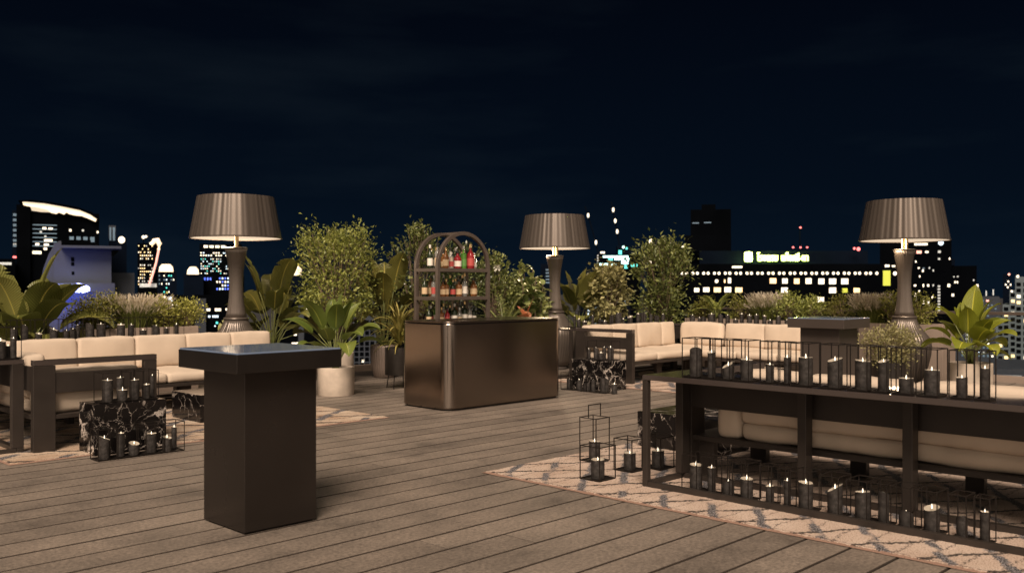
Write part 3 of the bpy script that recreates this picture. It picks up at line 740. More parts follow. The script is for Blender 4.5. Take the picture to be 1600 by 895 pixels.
def lantern(x, y, z, sx, sy, h, label, group, rot=0, handle=0, bw=.0028):
    root = thing('wire_lantern', label, 'lantern', (x, y, z), rot, group)
    mb = MB(); a, b_ = sx / 2, sy / 2
    for px_ in (-a, a):
        for py_ in (-b_, b_): mb.box(px_ - bw, px_ + bw, py_ - bw, py_ + bw, .004, h)
    for zz in (.004, h - bw * 2):
        for s_ in (-1, 1):
            mb.box(-a + bw, a - bw, s_ * b_ - bw, s_ * b_ + bw, zz, zz + bw * 2)
            mb.box(s_ * a - bw, s_ * a + bw, -b_ + bw, b_ - bw, zz, zz + bw * 2)
    part('wire_frame', mb, 'wire_black', root)
    mb = MB(); mb.box(-a, a, -b_, b_, 0, .0038); part('base_plate', mb, 'wire_black', root)
    if handle:
        mb = MB(); hw = a * .9
        mb.box(-hw - bw, -hw + bw, -bw, bw, h, h + handle); mb.box(hw - bw, hw + bw, -bw, bw, h, h + handle); mb.box(-hw + bw, hw - bw, -bw, bw, h + handle - bw * 2, h + handle)
        mb.box(-hw - bw, hw + bw, -bw, bw, h - .004, h + .0005) if False else None
        part('handle', mb, 'wire_black', root)
    return root

CT = .828 + RZ + .001
# near right console, top and bottom rows
topC = [(1087.5, 20, 546, 586), (1112, 13, 547.5, 587.5), (1138, 19, 569, 591), (1166.8, 20, 560.6, 593), (1203, 13, 567, 594.7), (1230, 10.5, 556, 596.7), (1259, 22.5, 557, 600),
        (1304.7, 23.5, 559, 602), (1348, 24, 564, 608.7), (1380.6, 17, 563, 610), (1416, 22.5, 590, 613), (1456, 24, 578, 617), (1503, 17, 589.5, 621), (1539, 14, 574, 622)]
gt = 'candles on top of the near right console'; gb = 'candles under the near right console'
XC = 5.76
for i, (px, w, yt, yb) in enumerate(topC):
    y = on_x(px, XC); d = depth(XC, y); r = w * d / F_PX / 2 * .97; h = (yb - yt) * d / F_PX
    nb = 'seventh from the right' if i == 7 else (ORD[i] + ' from the left' if i < 7 else ORD[13 - i] + ' from the right')
    candle(XC, y, CT + .004, r, h, '%s black candle, %s on near right console top' % (size_word(r, h), nb), gt)
    lantern(XC, y, CT, r * 2 + (.075 if r > .03 else .055), r * 2 + .034, .285, 'black wire cage, %s on near right console top' % nb, 'wire cages on the near right console top')
    h2 = h
    candle(XC, y, RZ + .006, r, h2, '%s black candle, %s in row under near right console' % (size_word(r, h), nb), gb)
    lantern(XC, y, RZ + .002, r * 2 + (.085 if r > .03 else .06), r * 2 + .034, .27, 'black wire cage, %s in row under near right console' % nb, 'wire cages under the near right console')
# rows behind sofas
def row(lst, plane, val, z, d0, where, group, cage=True, hcage=.27):
    for i, (px, w, yt, yb) in enumerate(lst):
        if plane == 'y': y = val; x = on_y(px, val)
        else: x = val; y = on_x(px, val)
        d = depth(x, y); r = max(.018, w * d / F_PX / 2); h = max(.06, (yb - yt) * d / F_PX)
        candle(x, y, z + .005, r, h, '%s black candle, %s from the left %s' % (size_word(r, h), ORD[i], where), group)
rowL = [(22, 11, 515, 534), (39.5, 9, 508, 533), (60.9, 9.4, 520, 532), (84, 12, 514, 532), (104, 8, 516, 531), (114, 9, 514, 530.6), (121.7, 6, 508, 530), (140.5, 12.7, 508, 530), (157.6, 12.6, 506, 529),
        (189, 12, 507, 528), (205, 8.6, 507, 527), (223.5, 10.5, 516, 527), (244, 11, 511, 526.6), (260, 6.8, 513, 525), (275.8, 5.4, 507, 525)]
ZB = .829
row(rowL, 'y', 12.04, ZB, 0, 'in row behind the long left sofa', 'candles behind the left sofa')
rowA = [(898, 4, 495, 512), (904.5, 6, 500, 512), (913.5, 8, 504, 512), (926, 4.5, 495, 511), (937.5, 5, 500, 510), (945, 8, 504, 511), (955.5, 7, 495, 510), (966, 11, 492, 509), (974, 4, 500, 509), (984.5, 8, 496, 508),
        (997, 6, 492, 508), (1005, 9, 491, 506), (1017, 6, 492, 506), (1026, 8, 496, 506), (1036, 6, 493, 506)]
row(rowA, 'y', 9.97, ZB, 0, 'in row behind far sofa beside the bar', 'candles behind the far corner sofa')
rowB = [(1082, 8, 495, 507), (1093, 6, 498, 507), (1099.5, 8, 499, 508), (1112, 12, 493, 508), (1126, 8, 495, 508), (1137, 7, 494, 508), (1149.5, 8, 501, 509), (1159, 6, 492, 509), (1171, 8, 494, 509), (1182, 8, 493, 509),
        (1194.5, 6, 494, 509), (1203.5, 8, 502, 510), (1216, 8, 496, 510), (1229.5, 7, 500, 510)]
row(rowB, 'x', 14.36, ZB, 0, 'in row below the far planter shrubs', 'candles behind the far right sofa')
# long wire cages over those rows
def cages(plane, val, pxs, z, where, group, h=.27):
    for i in range(len(pxs) - 1):
        a, b_ = pxs[i], pxs[i + 1]
        if plane == 'y':
            xa, xb = on_y(a, val), on_y(b_, val); lantern((xa + xb) / 2, val, z, abs(xb - xa) - .012, .15, h, 'thin wire cage, %s from the left %s' % (ORD[i], where), group, bw=.0022)
        else:
            ya, yb = on_x(a, val), on_x(b_, val); lantern(val, (ya + yb) / 2, z, .15, abs(yb - ya) - .012, h, 'thin wire cage, %s from the left %s' % (ORD[i], where), group, bw=.0022)
cages('y', 12.04, [12, 30, 51, 72, 95, 109, 126, 149, 168, 197, 215, 233, 252, 268, 284], ZB, 'behind the long left sofa', 'wire cages behind the left sofa')
cages('y', 9.97, [893, 909, 932, 950, 978, 1000, 1021, 1042], ZB, 'behind the far corner sofa', 'wire cages behind the far corner sofa')
cages('x', 14.36, [1076, 1105, 1120, 1143, 1165, 1188, 1210, 1236], ZB, 'on the console below the far planter', 'wire cages behind the far right sofa')
# left console lanterns
gl_ = 'caged candles on the console at the left edge'
for i, (px, w, yt, yb) in enumerate([(1, 15, 533, 562), (12.5, 8, 541, 560), (21, 9, 530, 561)]):
    x = 2.62; y = on_x(px, x)
    x = on_y(px, 9.16 + .07 * (i == 1)); y = 9.16 + .07 * (i == 1); d = depth(x, y)
    candle(x, y, CT + .004, w * d / F_PX / 2, (yb - yt) * d / F_PX, '%s black candle on console at the left edge, %s from left' % (size_word(w * d / F_PX / 2, .17), ORD[i]), gl_)
x = on_y(10, 9.18); lantern(x, 9.18, CT, .20, .16, .29, 'black wire cage over the candles on the console at the left edge', gl_)
# marble block candles
def spot(px, yb, z):
    d = F_PX * (H_EYE - z) / (yb - CY); p = at(px, d); return p.x, p.y, d
def cluster(lst, z, where, group, ynear=None, yl=None):
    for i, (px, w, yt, yb) in enumerate(lst):
        x, y, d = spot(px, yb - 2, z)
        if yl is not None: y = yl + (i % 2) * .12 if ynear is None else ynear[i]; x = on_y(px, y); d = depth(x, y)
        r = max(.02, w * d / F_PX / 2)
        candle(x, y, z + .005, r, max(.05, (yb - yt) * d / F_PX), '%s black candle, %s from the left %s' % (size_word(r, (yb - yt) * d / F_PX), ORD[i], where), group)
g1 = 'candles on the left marble block'
cluster([(168, 16, 598, 632), (188, 11, 595, 628), (191.5, 14, 616, 633), (210, 15, 601, 631), (228.5, 11, 608, 630), (238, 6, 597, 629)], .456, 'on top of the left marble block', g1, [8.47, 8.64, 8.46, 8.50, 8.48, 8.60], 8.5)
for i, (a, b_) in enumerate(((155, 199), (199, 219), (219, 243))):
    xa, xb = on_y(a, 8.5), on_y(b_, 8.5); lantern((xa + xb) / 2, 8.53, .456, xb - xa - .01, .20, .27, 'black wire cage, %s from the left on the left marble block' % ORD[i], 'wire cages on the left marble block')
g2 = 'candles on the deck before the left marble block'
cluster([(163, 16, 690, 723), (189, 11, 686, 722), (209.5, 16, 702, 720), (236.5, 16, 687, 716), (261, 14, 694, 716), (272, 8, 680, 713)], .004, 'at foot of the left marble block', g2, [8.16, 8.19, 8.18, 8.20, 8.14, 8.26], 8.2)
for i, (a, b_) in enumerate(((147, 178), (178, 222), (222, 250), (250, 283))):
    xa, xb = on_y(a, 8.18), on_y(b_, 8.18); lantern((xa + xb) / 2, 8.19, .001, xb - xa - .012, .17, .27, 'black wire cage, %s from left at foot of left marble block' % ORD[i], 'wire cages before the left marble block')
g3 = 'candles on the marble block near the bar'
for i, (px, w, yt, yb) in enumerate([(920, 6, 545, 560), (931.5, 8, 543, 560), (939, 9, 549, 560), (944, 6, 539, 557), (954, 10, 540, 560)]):
    x = 10.58 + (.1 if i in (3,) else 0); y = on_x(px, x); d = depth(x, y)
    candle(x, y, .434, max(.02, w * d / F_PX / 2), (yb - yt) * d / F_PX, '%s black candle, %s from left on marble block near the bar' % (size_word(w * d / F_PX / 2, (yb - yt) * d / F_PX), ORD[i]), g3)
ya, yb_ = on_x(925, 10.62), on_x(962, 10.62); lantern(10.62, (ya + yb_) / 2, .431, .2, ya - yb_, .28, 'thin wire cage on the marble block near the bar', 'wire cages near the bar')
g4 = 'candles before the marble block near the bar'
for i, (px, w, yt, yb) in enumerate([(890, 9, 596, 610), (905, 9, 594, 610), (917, 11, 601, 611), (927, 7, 594, 611), (944.5, 14, 592, 612), (960, 9, 595, 610)]):
    x = 10.27; y = on_x(px, x); d = depth(x, y)
    candle(x, y, .005, max(.02, w * d / F_PX / 2), (yb - yt) * d / F_PX, '%s black candle, %s from left before marble block near the bar' % (size_word(w * d / F_PX / 2, (yb - yt) * d / F_PX), ORD[i]), g4)
for i, (a, b_) in enumerate(((882, 898), (898, 922), (922, 952))):
    ya, yb_ = on_x(a, 10.27), on_x(b_, 10.27); lantern(10.27, (ya + yb_) / 2, .001, .17, ya - yb_ - .012, .25, 'thin wire cage, %s from the left before the marble block near the bar' % ORD[i], 'wire cages near the bar')
# four lanterns at the rug corner
for (px, d, s_, h, hd, lb, cr_, ch) in ((929, 7.93, .178, .372, .11, 'tallest wire lantern, with a carrying handle, on the near right rug', .048, .16),
                              (934, 7.18, .192, .262, 0, 'open wire lantern at the front left of the lantern group on the rug', .052, .145),
                              (984, 7.52, .180, .262, 0, 'open wire lantern third from the left beside the console end', .048, .135),
                              (1028, 7.62, .185, .262, 0, 'open wire lantern seen behind the front leg of the near right console', .050, .135)):
    p = at(px, d); lantern(p.x, p.y, RZ + .002, s_, s_, h, lb, 'wire lanterns on the near right rug', 0, hd, .0032)
    candle(p.x, p.y, RZ + .007, cr_, ch, 'thick dark candle in ' + lb.replace(', with a carrying handle,', '').replace('of the lantern group ', '').replace('seen behind the front leg of', 'behind front leg of'), 'candles in the rug lanterns', .05)

# ------------------------------------------------------------------ plants
def frame_from(dirv, upv=Vector((0, 0, 1))):
    d = dirv.normalized(); s_ = d.cross(upv)
    if s_.length < .01: s_ = d.cross(Vector((1, 0, 0)))
    s_.normalize(); return d, s_, s_.cross(d)
def small_leaf(mb, p, d, size, wd, rq):
    d, s_, u = frame_from(d)
    roll = rq.uniform(-.9, .9); s2 = s_ * math.cos(roll) + u * math.sin(roll); u2 = u * math.cos(roll) - s_ * math.sin(roll)
    o = len(mb.v); w = size * wd
    mb.v += [tuple(p), tuple(p + d * size * .45 + s2 * w + u2 * w * .35), tuple(p + d * size), tuple(p + d * size * .45 - s2 * w + u2 * w * .35)]
    mb.f += [(o, o + 1, o + 2), (o, o + 2, o + 3)]
def blade(mb, base, direction, length, width, droop, rq, nseg=9, fold=.25, side=None, shape='oval', wave=.0, tear=0, cup=0):
    """a broad leaf, 5 verts across"""
    if mb.uv is None: mb.uv = []
    d = direction.normalized(); p = Vector(base); rows_ = []
    ang = 0; segl = length / nseg
    s_ = d.cross(Vector((0, 0, 1)))
    if s_.length < .02: s_ = Vector((math.cos(rq.uniform(0, 6)), math.sin(rq.uniform(0, 6)), 0))
    s_.normalize()
    rl = rq.uniform(-.35, .35)
    for i in range(nseg + 1):
        tt = i / nseg
        if shape == 'oval': w = width * (math.sin(math.pi * min(1, tt ** .72)) ** .75) if 0 < tt < 1 else 0
        elif shape == 'banana': w = width * (min(1, tt * 7) ** .6) * (1 - max(0, (tt - .62) / .38) ** 1.8)
        else: w = width * (1 - tt) ** .7 * min(1, .5 + tt * 4)
        u = s_.cross(d).normalized()
        sr = s_ * math.cos(rl) + u * math.sin(rl); ur = u * math.cos(rl) - s_ * math.sin(rl)
        rows_.append((p.copy(), sr, ur, w, tt))
        d = (d + Vector((0, 0, -1)) * droop / nseg * (0.4 + 1.6 * tt)).normalized(); p = p + d * segl
    o = len(mb.v); A = (-1, -.55, 0, .55, 1)
    for p_, sr, ur, w, tt in rows_:
        for k, a in enumerate(A):
            wv = wave * width * math.sin(tt * 17 + k * 1.3 + rq.random()) * abs(a)
            q = p_ + sr * w * a + ur * (w * fold * (abs(a) ** 1.5) * (1) + wv)
            mb.v.append(tuple(q)); mb.uv.append(((a + 1) / 2, tt))
    for i in range(nseg):
        torn_l = tear and rq.random() < tear; torn_r = tear and rq.random() < tear
        for k in range(4):
            a_ = o + i * 5 + k
            if k == 0 and torn_l or k == 3 and torn_r:
                # narrow notch: drop to a triangle
                mb.f.append((a_, a_ + 1, a_ + 6) if k == 0 else (a_, a_ + 1, a_ + 5))
            else: mb.f.append((a_, a_ + 1, a_ + 6, a_ + 5))
def pot_cyl(root, r, h, mat, taper=.97, wall=.02, z0=0):
    mb = MB(); mb.lathe([(r * taper, z0), (r * taper + .004, z0 + .006), (r, z0 + h - .006), (r - .005, z0 + h), (r - wall, z0 + h), (r - wall - .004, z0 + h - .05)], 40); part('pot', mb, mat, root, smooth=True)
    mb = MB(); mb.lathe([(r - wall - .003, z0 + h - .045), (r * .5, z0 + h - .035), (.001, z0 + h - .03)], 24, close=False); part('soil', mb, 'soil', root, smooth='all')
def stemtube(mb, p0, p1, r0, r1, bend, rq, n=6):
    p0 = Vector(p0); p1 = Vector(p1); L_ = (p1 - p0).length; off = Vector((rq.uniform(-1, 1), rq.uniform(-1, 1), rq.uniform(-.3, .3))) * bend * L_
    pts = [p0.lerp(p1, k / n) + off * math.sin(math.pi * k / n) for k in range(n + 1)]
    mb.tube(pts, [r0 + (r1 - r0) * k / n for k in range(n + 1)], 6); return pts

def broadleaf(root, z0, n, H, spread, lw, ll, mat, seed, shape='oval', droop=1.0, tear=0, azr=None, stem_mat='stem_green', elev=(.25, 1.35), fold=.25, wave=.03, pet=(.35, .6)):
    """leaves on long petioles rising from one crown"""
    rq = random.Random(seed); lv = MB(); st = MB()
    for i in range(n):
        t_ = (i + .5) / n
        az = (i * 2.399 + rq.uniform(-.3, .3)) if azr is None else rq.uniform(*azr)
        e_ = elev[0] + (elev[1] - elev[0]) * (1 - t_) + rq.uniform(-.12, .12)
        pl = H * rq.uniform(*pet) * (.75 + .45 * (e_ / 1.4)); dirv = Vector((math.cos(az) * math.cos(e_), math.sin(az) * math.cos(e_), math.sin(e_)))
        up = Vector((0, 0, 1)); base = Vector((rq.uniform(-.03, .03), rq.uniform(-.03, .03), z0))
        mid = base + (dirv * .45 + up * .55).normalized() * pl * .6; tip = mid + dirv * pl * .45
        st.tube([base, base.lerp(mid, .5) + up * .01, mid, tip], [.012, .010, .008, .005], 6)
        L_ = ll * rq.uniform(.78, 1.12) * (.8 + .3 * (e_ / 1.4)); blade(lv, tip, (dirv + up * rq.uniform(-.05, .25)), L_, lw * rq.uniform(.8, 1.1), droop * rq.uniform(.6, 1.4) * (1.5 - e_ * .65), rq, shape=shape, tear=tear, fold=fold, wave=wave, nseg=16 if tear else 10)
    part('foliage', lv, mat, root, smooth='all'); part('stems', st, stem_mat, root, smooth='all')

def shrub(root, z0, cx, rx, rz, zc, n, ls, mat, seed, wd=.28, clus=40, trunk=True, trunk_r=.02, sprigs=0, shape='round', ry=None, core=.55, stems=3, up_bias=.2):
    """clumpy crown: clusters of small leaves spread through the volume"""
    rq = random.Random(seed); lv = MB(); br = MB(); ry = ry or rx; cs = []
    while len(cs) < clus:
        a = Vector((rq.uniform(-1, 1), rq.uniform(-1, 1), rq.uniform(-1, 1)))
        m_ = a.length if shape == 'round' else max(math.hypot(a.x, a.y), abs(a.z))
        if m_ > 1 or m_ < core * rq.random(): continue
        k = 1 + .16 * mnoise.noise(a * 2.2 + Vector((seed, 0, 0)))
        cs.append(Vector((a.x * rx * k * (.8 if shape == 'cone' and a.z > 0 else 1), a.y * ry * k, zc + a.z * rz * k)))
    bases = [Vector((rq.uniform(-.02, .02), rq.uniform(-.02, .02), z0)) for _ in range(stems)]
    per = n // clus; cr_ = (rx + rz) * .5 * (2.3 / clus ** .4)
    for i, c in enumerate(cs):
        if trunk:
            b0 = bases[i % stems]; k0 = Vector((c.x * .25, c.y * .25, z0 + (c.z - z0) * .45))
            br.tube([b0, k0, c], [trunk_r, trunk_r * .5, .003], 5)
        for _ in range(per):
            o_ = Vector((rq.gauss(0, 1), rq.gauss(0, 1), rq.gauss(0, 1))) * cr_ * .42
            p = c + o_; out = Vector((p.x, p.y, (p.z - zc) * .8)).normalized() * .5 + Vector((rq.uniform(-1, 1), rq.uniform(-1, 1), rq.uniform(-.6, 1))) + Vector((0, 0, up_bias))
            small_leaf(lv, p, out, ls * rq.uniform(.6, 1.3), wd, rq)
    for k in range(sprigs):
        az = rq.uniform(0, 6.28); e_ = rq.uniform(.15, 1.5)
        s0 = Vector((math.cos(az) * math.cos(e_) * rx * .8, math.sin(az) * math.cos(e_) * ry * .8, zc + math.sin(e_) * rz * .85))
        dv = Vector((math.cos(az) * math.cos(e_) * .6, math.sin(az) * math.cos(e_) * .6, math.sin(e_) + .4)).normalized(); Ls = rq.uniform(.10, .26) * (rx + rz)
        br.tube([s0 - dv * .2, s0, s0 + dv * Ls], [.005, .004, .0015], 4)
        for q in range(int(Ls / ls * 3.2)):
            p = s0 + dv * Ls * rq.random(); small_leaf(lv, p, dv * .6 + Vector((rq.uniform(-1, 1), rq.uniform(-1, 1), rq.uniform(-.5, 1))), ls * rq.uniform(.7, 1.2), wd, rq)
    part('foliage', lv, mat, root)
    if trunk: part('branches', br, 'bark', root, smooth='all')

def P_(name, label, cat, px, d, z=0, group=None):
    p = at(px, d); return thing(name, label, cat, (p.x, p.y, z), 0, group)

# left edge bird-of-paradise
r_ = P_('bird_of_paradise', 'large bird of paradise with broad olive leaves at the left edge behind the sofa', 'plant', 43, 12.35)
pot_cyl(r_, .24, .48, 'rib_pot')
broadleaf(r_, .46, 21, .95, .5, .21, .84, 'leaf_bird', 11, shape='banana', droop=1.25, tear=.10, elev=(.15, 1.35), fold=.22, pet=(.42, .66))
# behind the left lamp
r_ = P_('bird_of_paradise', 'bird of paradise with upright yellow green leaves right of the left giant lamp', 'plant', 425, 14.35)
pot_cyl(r_, .22, .46, 'rib_pot')
broadleaf(r_, .45, 23, 1.12, .4, .165, .62, 'leaf_bird', 22, shape='banana', droop=1.5, tear=.08, elev=(.2, 1.42), pet=(.45, .75))
# olive bush in concrete pot B
r_ = P_('potted_bush', 'round olive green bush on thin stems in a tall concrete pot left of the bar', 'plant', 529, 14.55)
pot_cyl(r_, .235, .47, 'concrete')
shrub(r_, .45, 0, .56, .60, 1.72, 7000, .058, 'leaf_olive', 31, clus=95, shape='cyl', sprigs=46, stems=5, trunk_r=.016, wd=.26)
# dieffenbachia in concrete pot A
r_ = P_('potted_plant', 'broad green leafed plant in a low round concrete pot left of the bar', 'plant', 525, 12.92)
pot_cyl(r_, .255, .385, 'concrete')
broadleaf(r_, .36, 21, .85, .4, .135, .50, 'leaf_dieff', 43, shape='oval', droop=1.25, elev=(.25, 1.45), pet=(.42, .72), wave=.02)
# ribbed pot with bird of paradise
r_ = P_('bird_of_paradise', 'tall bird of paradise in a ribbed taupe pot left of the bar', 'plant', 601, 15.4)
mb = MB()
def ribs(r, z, a, i): return r * (1 + .012 * math.sin(a * 34 + z * 40))
mb.lathe([(.16, 0), (.175, .01), (.215, .18), (.235, .36), (.235, .50), (.228, .535), (.20, .535), (.195, .48)], 204, rib=ribs); part('pot', mb, 'rib_pot', r_, smooth='all')
mb = MB(); mb.lathe([(.20, .49), (.001, .5)], 24, close=False); part('soil', mb, 'soil', r_)
broadleaf(r_, .48, 20, 1.15, .4, .17, .64, 'leaf_bird_dark', 57, shape='banana', droop=1.5, tear=.1, elev=(.15, 1.42), pet=(.4, .72))
# black planter on legs with strappy plant
r_ = P_('potted_plant', 'dark strappy plant in a black pot on thin legs beside the bar', 'plant', 623, 13.75)
pot_cyl(r_, .205, .40, 'black_pot', z0=.20)
mb = MB()
for k in range(4):
    a = k * PI / 2 + .5; mb.tube([(math.cos(a) * .16, math.sin(a) * .16, .21), (math.cos(a) * .19, math.sin(a) * .19, 0)], .007, 6)
part('pot_legs', mb, 'wire_black', r_)
rq = random.Random(5); lv = MB()
for k in range(90):
    az = rq.uniform(0, 6.28); e_ = rq.uniform(.3, 1.45); dv = Vector((math.cos(az) * math.cos(e_), math.sin(az) * math.cos(e_), math.sin(e_)))
    blade(lv, Vector((0, 0, .58 + rq.random() * .35)), dv, rq.uniform(.35, .62), .026, 1.3, rq, nseg=7, shape='strap', fold=.3)
part('foliage', lv, 'leaf_bromeliad', r_, smooth='all')
# thin tree behind the shelf
r_ = P_('potted_tree', 'tall airy tree with sparse twigs rising left of the arched shelf', 'tree', 652, 15.4)
pot_cyl(r_, .22, .45, 'black_pot')
shrub(r_, .43, 0, .40, .74, 1.68, 1300, .066, 'leaf_small', 63, clus=44, sprigs=90, stems=5, trunk_r=.014, core=.2, wd=.3)
r_ = P_('potted_tree', 'leafy tree directly behind the bottles of the arched shelf', 'tree', 712, 15.6)
pot_cyl(r_, .22, .45, 'black_pot')
shrub(r_, .43, 0, .48, .62, 1.52, 2600, .068, 'leaf_dark', 65, clus=60, sprigs=36, stems=4, trunk_r=.014, core=.3, wd=.34)
# behind the bar
r_ = P_('potted_bush', 'small leafed shrub with a white flower just right of the arched shelf', 'plant', 772, 15.8)
pot_cyl(r_, .2, .42, 'black_pot')
shrub(r_, .4, 0, .34, .58, 1.42, 2200, .055, 'leaf_small', 66, clus=46, sprigs=26, stems=4, wd=.34)
fl = MB(); rq = random.Random(8)
fp = at(777, 15.5); fp = Vector((fp.x, fp.y, ypx(418, 15.5))) - r_.location
for k in range(16): blade(fl, fp, Vector((rq.uniform(-1, .1), rq.uniform(-1, .1), rq.uniform(-.6, 1))), .09, .028, .8, rq, nseg=4)
part('flower', fl, 'flower_white', r_, smooth='all')
r_ = P_('potted_palm', 'small arching palm with narrow leaflets just behind the bar top', 'plant', 787, 14.6)
pot_cyl(r_, .2, .42, 'black_pot')
def palm(root, z0, n, H, Lf, mat, seed, ll=.2):
    rq = random.Random(seed); lv = MB(); st = MB(); lv.uv = None
    for i in range(n):
        az = i * 2.4 + rq.uniform(-.3, .3); e_ = rq.uniform(.5, 1.4)
        dv = Vector((math.cos(az) * math.cos(e_), math.sin(az) * math.cos(e_), math.sin(e_))); p = Vector((0, 0, z0 + H)); pts = [Vector((0, 0, z0))]
        for k in range(10):
            pts.append(p.copy()); p = p + dv * Lf / 10; dv = (dv + Vector((0, 0, -.13))).normalized()
            s_ = dv.cross(Vector((0, 0, 1))).normalized()
            if k > 0:
                for sg in (-1, 1):
                    for off in (0, .5):
                        q = p + dv * Lf / 10 * off; l_ = ll * (1 - .05 * k) * rq.uniform(.85, 1.1); dl = (s_ * sg * .8 + dv * .8 + Vector((0, 0, .15))).normalized()
                        o = len(lv.v); n_ = dl.cross(Vector((0, 0, 1))).normalized() * .011
                        lv.v += [tuple(q), tuple(q + dl * l_ * .5 + n_), tuple(q + dl * l_ + Vector((0, 0, -l_ * .2))), tuple(q + dl * l_ * .5 - n_)]; lv.f += [(o, o + 1, o + 2, o + 3)]
        st.tube(pts, .006, 5)
    part('foliage', lv, mat, root); part('stems', st, 'stem_green', root)
palm(r_, .4, 12, .35, .65, 'leaf_glossy', 77)
r_ = P_('potted_croton', 'small plant with copper red leaves just behind the bar top', 'plant', 822, 14.7)
pot_cyl(r_, .2, .45, 'black_pot')
rq = random.Random(4); lv = MB(); st = MB(); st.tube([(0, 0, .43), (0, 0, 1.0)], .015, 8)
for az, e_, l_ in ((3.6, .5, .30), (5.4, 1.3, .34), (2.2, 1.1, .26), (5.6, .2, .26), (.6, .7, .25), (4.4, -.2, .24), (1.4, .4, .24)):
    blade(lv, Vector((0, 0, .98)), Vector((math.cos(az) * math.cos(e_), math.sin(az) * math.cos(e_), math.sin(e_))), l_, .07, .5, rq, shape='oval')
part('foliage', lv, 'leaf_croton', r_, smooth='all'); part('stem', st, 'bark', r_, smooth=True)
r_ = P_('rubber_tree', 'tall rubber plant with large glossy leaves between the shelf and the middle lamp', 'plant', 833, 16.2)
pot_cyl(r_, .24, .46, 'black_pot')
rq = random.Random(19); lv = MB(); st = MB()
for k in range(9):
    a = rq.uniform(0, 6.28); top = Vector((math.cos(a) * rq.uniform(.05, .42), math.sin(a) * rq.uniform(.05, .42), rq.uniform(1.25, 2.02))); pts = stemtube(st, (0, 0, .44), top, .014, .005, .05, rq, 8)
    for q in range(22):
        t_ = rq.uniform(.3, 1.0); p = Vector((0, 0, .44)).lerp(top, t_); az = q * 2.4 + k; e_ = rq.uniform(-.1, 1.1)
        blade(lv, p, Vector((math.cos(az) * math.cos(e_), math.sin(az) * math.cos(e_), math.sin(e_))), rq.uniform(.15, .23), .052, .7, rq, nseg=6, shape='oval')
part('foliage', lv, 'leaf_glossy', r_, smooth='all'); part('branches', st, 'bark', r_, smooth='all')
r_ = P_('potted_bush', 'dense glossy shrub low behind the bar, left of the middle lamp column', 'plant', 806, 16.6)
pot_cyl(r_, .22, .45, 'black_pot')
shrub(r_, .43, 0, .50, .48, 1.12, 1500, .11, 'leaf_glossy', 88, clus=50, sprigs=14, stems=4, wd=.34)
r_ = P_('bird_of_paradise', 'bird of paradise with large shining leaves right of the middle lamp', 'plant', 903, 17.9)
pot_cyl(r_, .24, .46, 'black_pot')
broadleaf(r_, .45, 20, 1.05, .4, .20, .72, 'leaf_bird', 97, shape='banana', droop=1.4, tear=.05, elev=(.1, 1.4), pet=(.4, .66))
r_ = P_('potted_bush', 'pale green shrub with drooping clusters left of the tall far tree', 'plant', 950, 17.6)
pot_cyl(r_, .22, .5, 'black_pot')
shrub(r_, .48, 0, .38, .50, 1.36, 1400, .105, 'leaf_pale', 104, clus=40, sprigs=18, stems=4, wd=.36, up_bias=-.3)
r_ = P_('potted_tree', 'tall bushy tree with pointed leaves behind the far corner sofa', 'tree', 1037, 17.9)
pot_cyl(r_, .26, .5, 'black_pot')
shrub(r_, .48, 0, .56, .72, 1.54, 3200, .085, 'leaf_small', 113, clus=46, sprigs=90, stems=6, trunk_r=.016, core=.35, wd=.26, shape='cyl')
# planters with shrubs
def planter(label, x0, x1, y0, y1, h):
    root = thing('planter_box', label, 'planter', (x0, y0, 0), 0, 'long taupe planter boxes'); w, dd = x1 - x0, y1 - y0
    mb = MB(); mb.box(0, w, 0, .03, 0, h); mb.box(0, w, dd - .03, dd, 0, h); mb.box(0, .03, .031, dd - .031, 0, h); mb.box(w - .03, w, .031, dd - .031, 0, h); part('box', mb, 'taupe_planter', root, .003)
    mb = MB(); mb.box(.031, w - .031, .031, dd - .031, h - .12, h - .05); part('soil', mb, 'soil', root)
planter('long taupe planter box with shrubs and grass behind the left sofa', 4.92, 6.52, 12.86, 13.40, .92)
planter('long taupe planter box with shrubs and grass behind the far right lamp', 15.0, 15.55, 5.35, 10.1, .90)
def box_shrub(label, x, y, z, rx, rz, n, ls, mat, seed, **kw):
    r_ = thing('planter_shrub', label, 'shrub', (x, y, z), 0, 'shrubs in the planter boxes'); shrub(r_, 0, 0, rx, rz, rz * .95, n, ls, mat, seed, clus=kw.pop('clus', 34), ry=kw.pop('ry', .24), **kw)
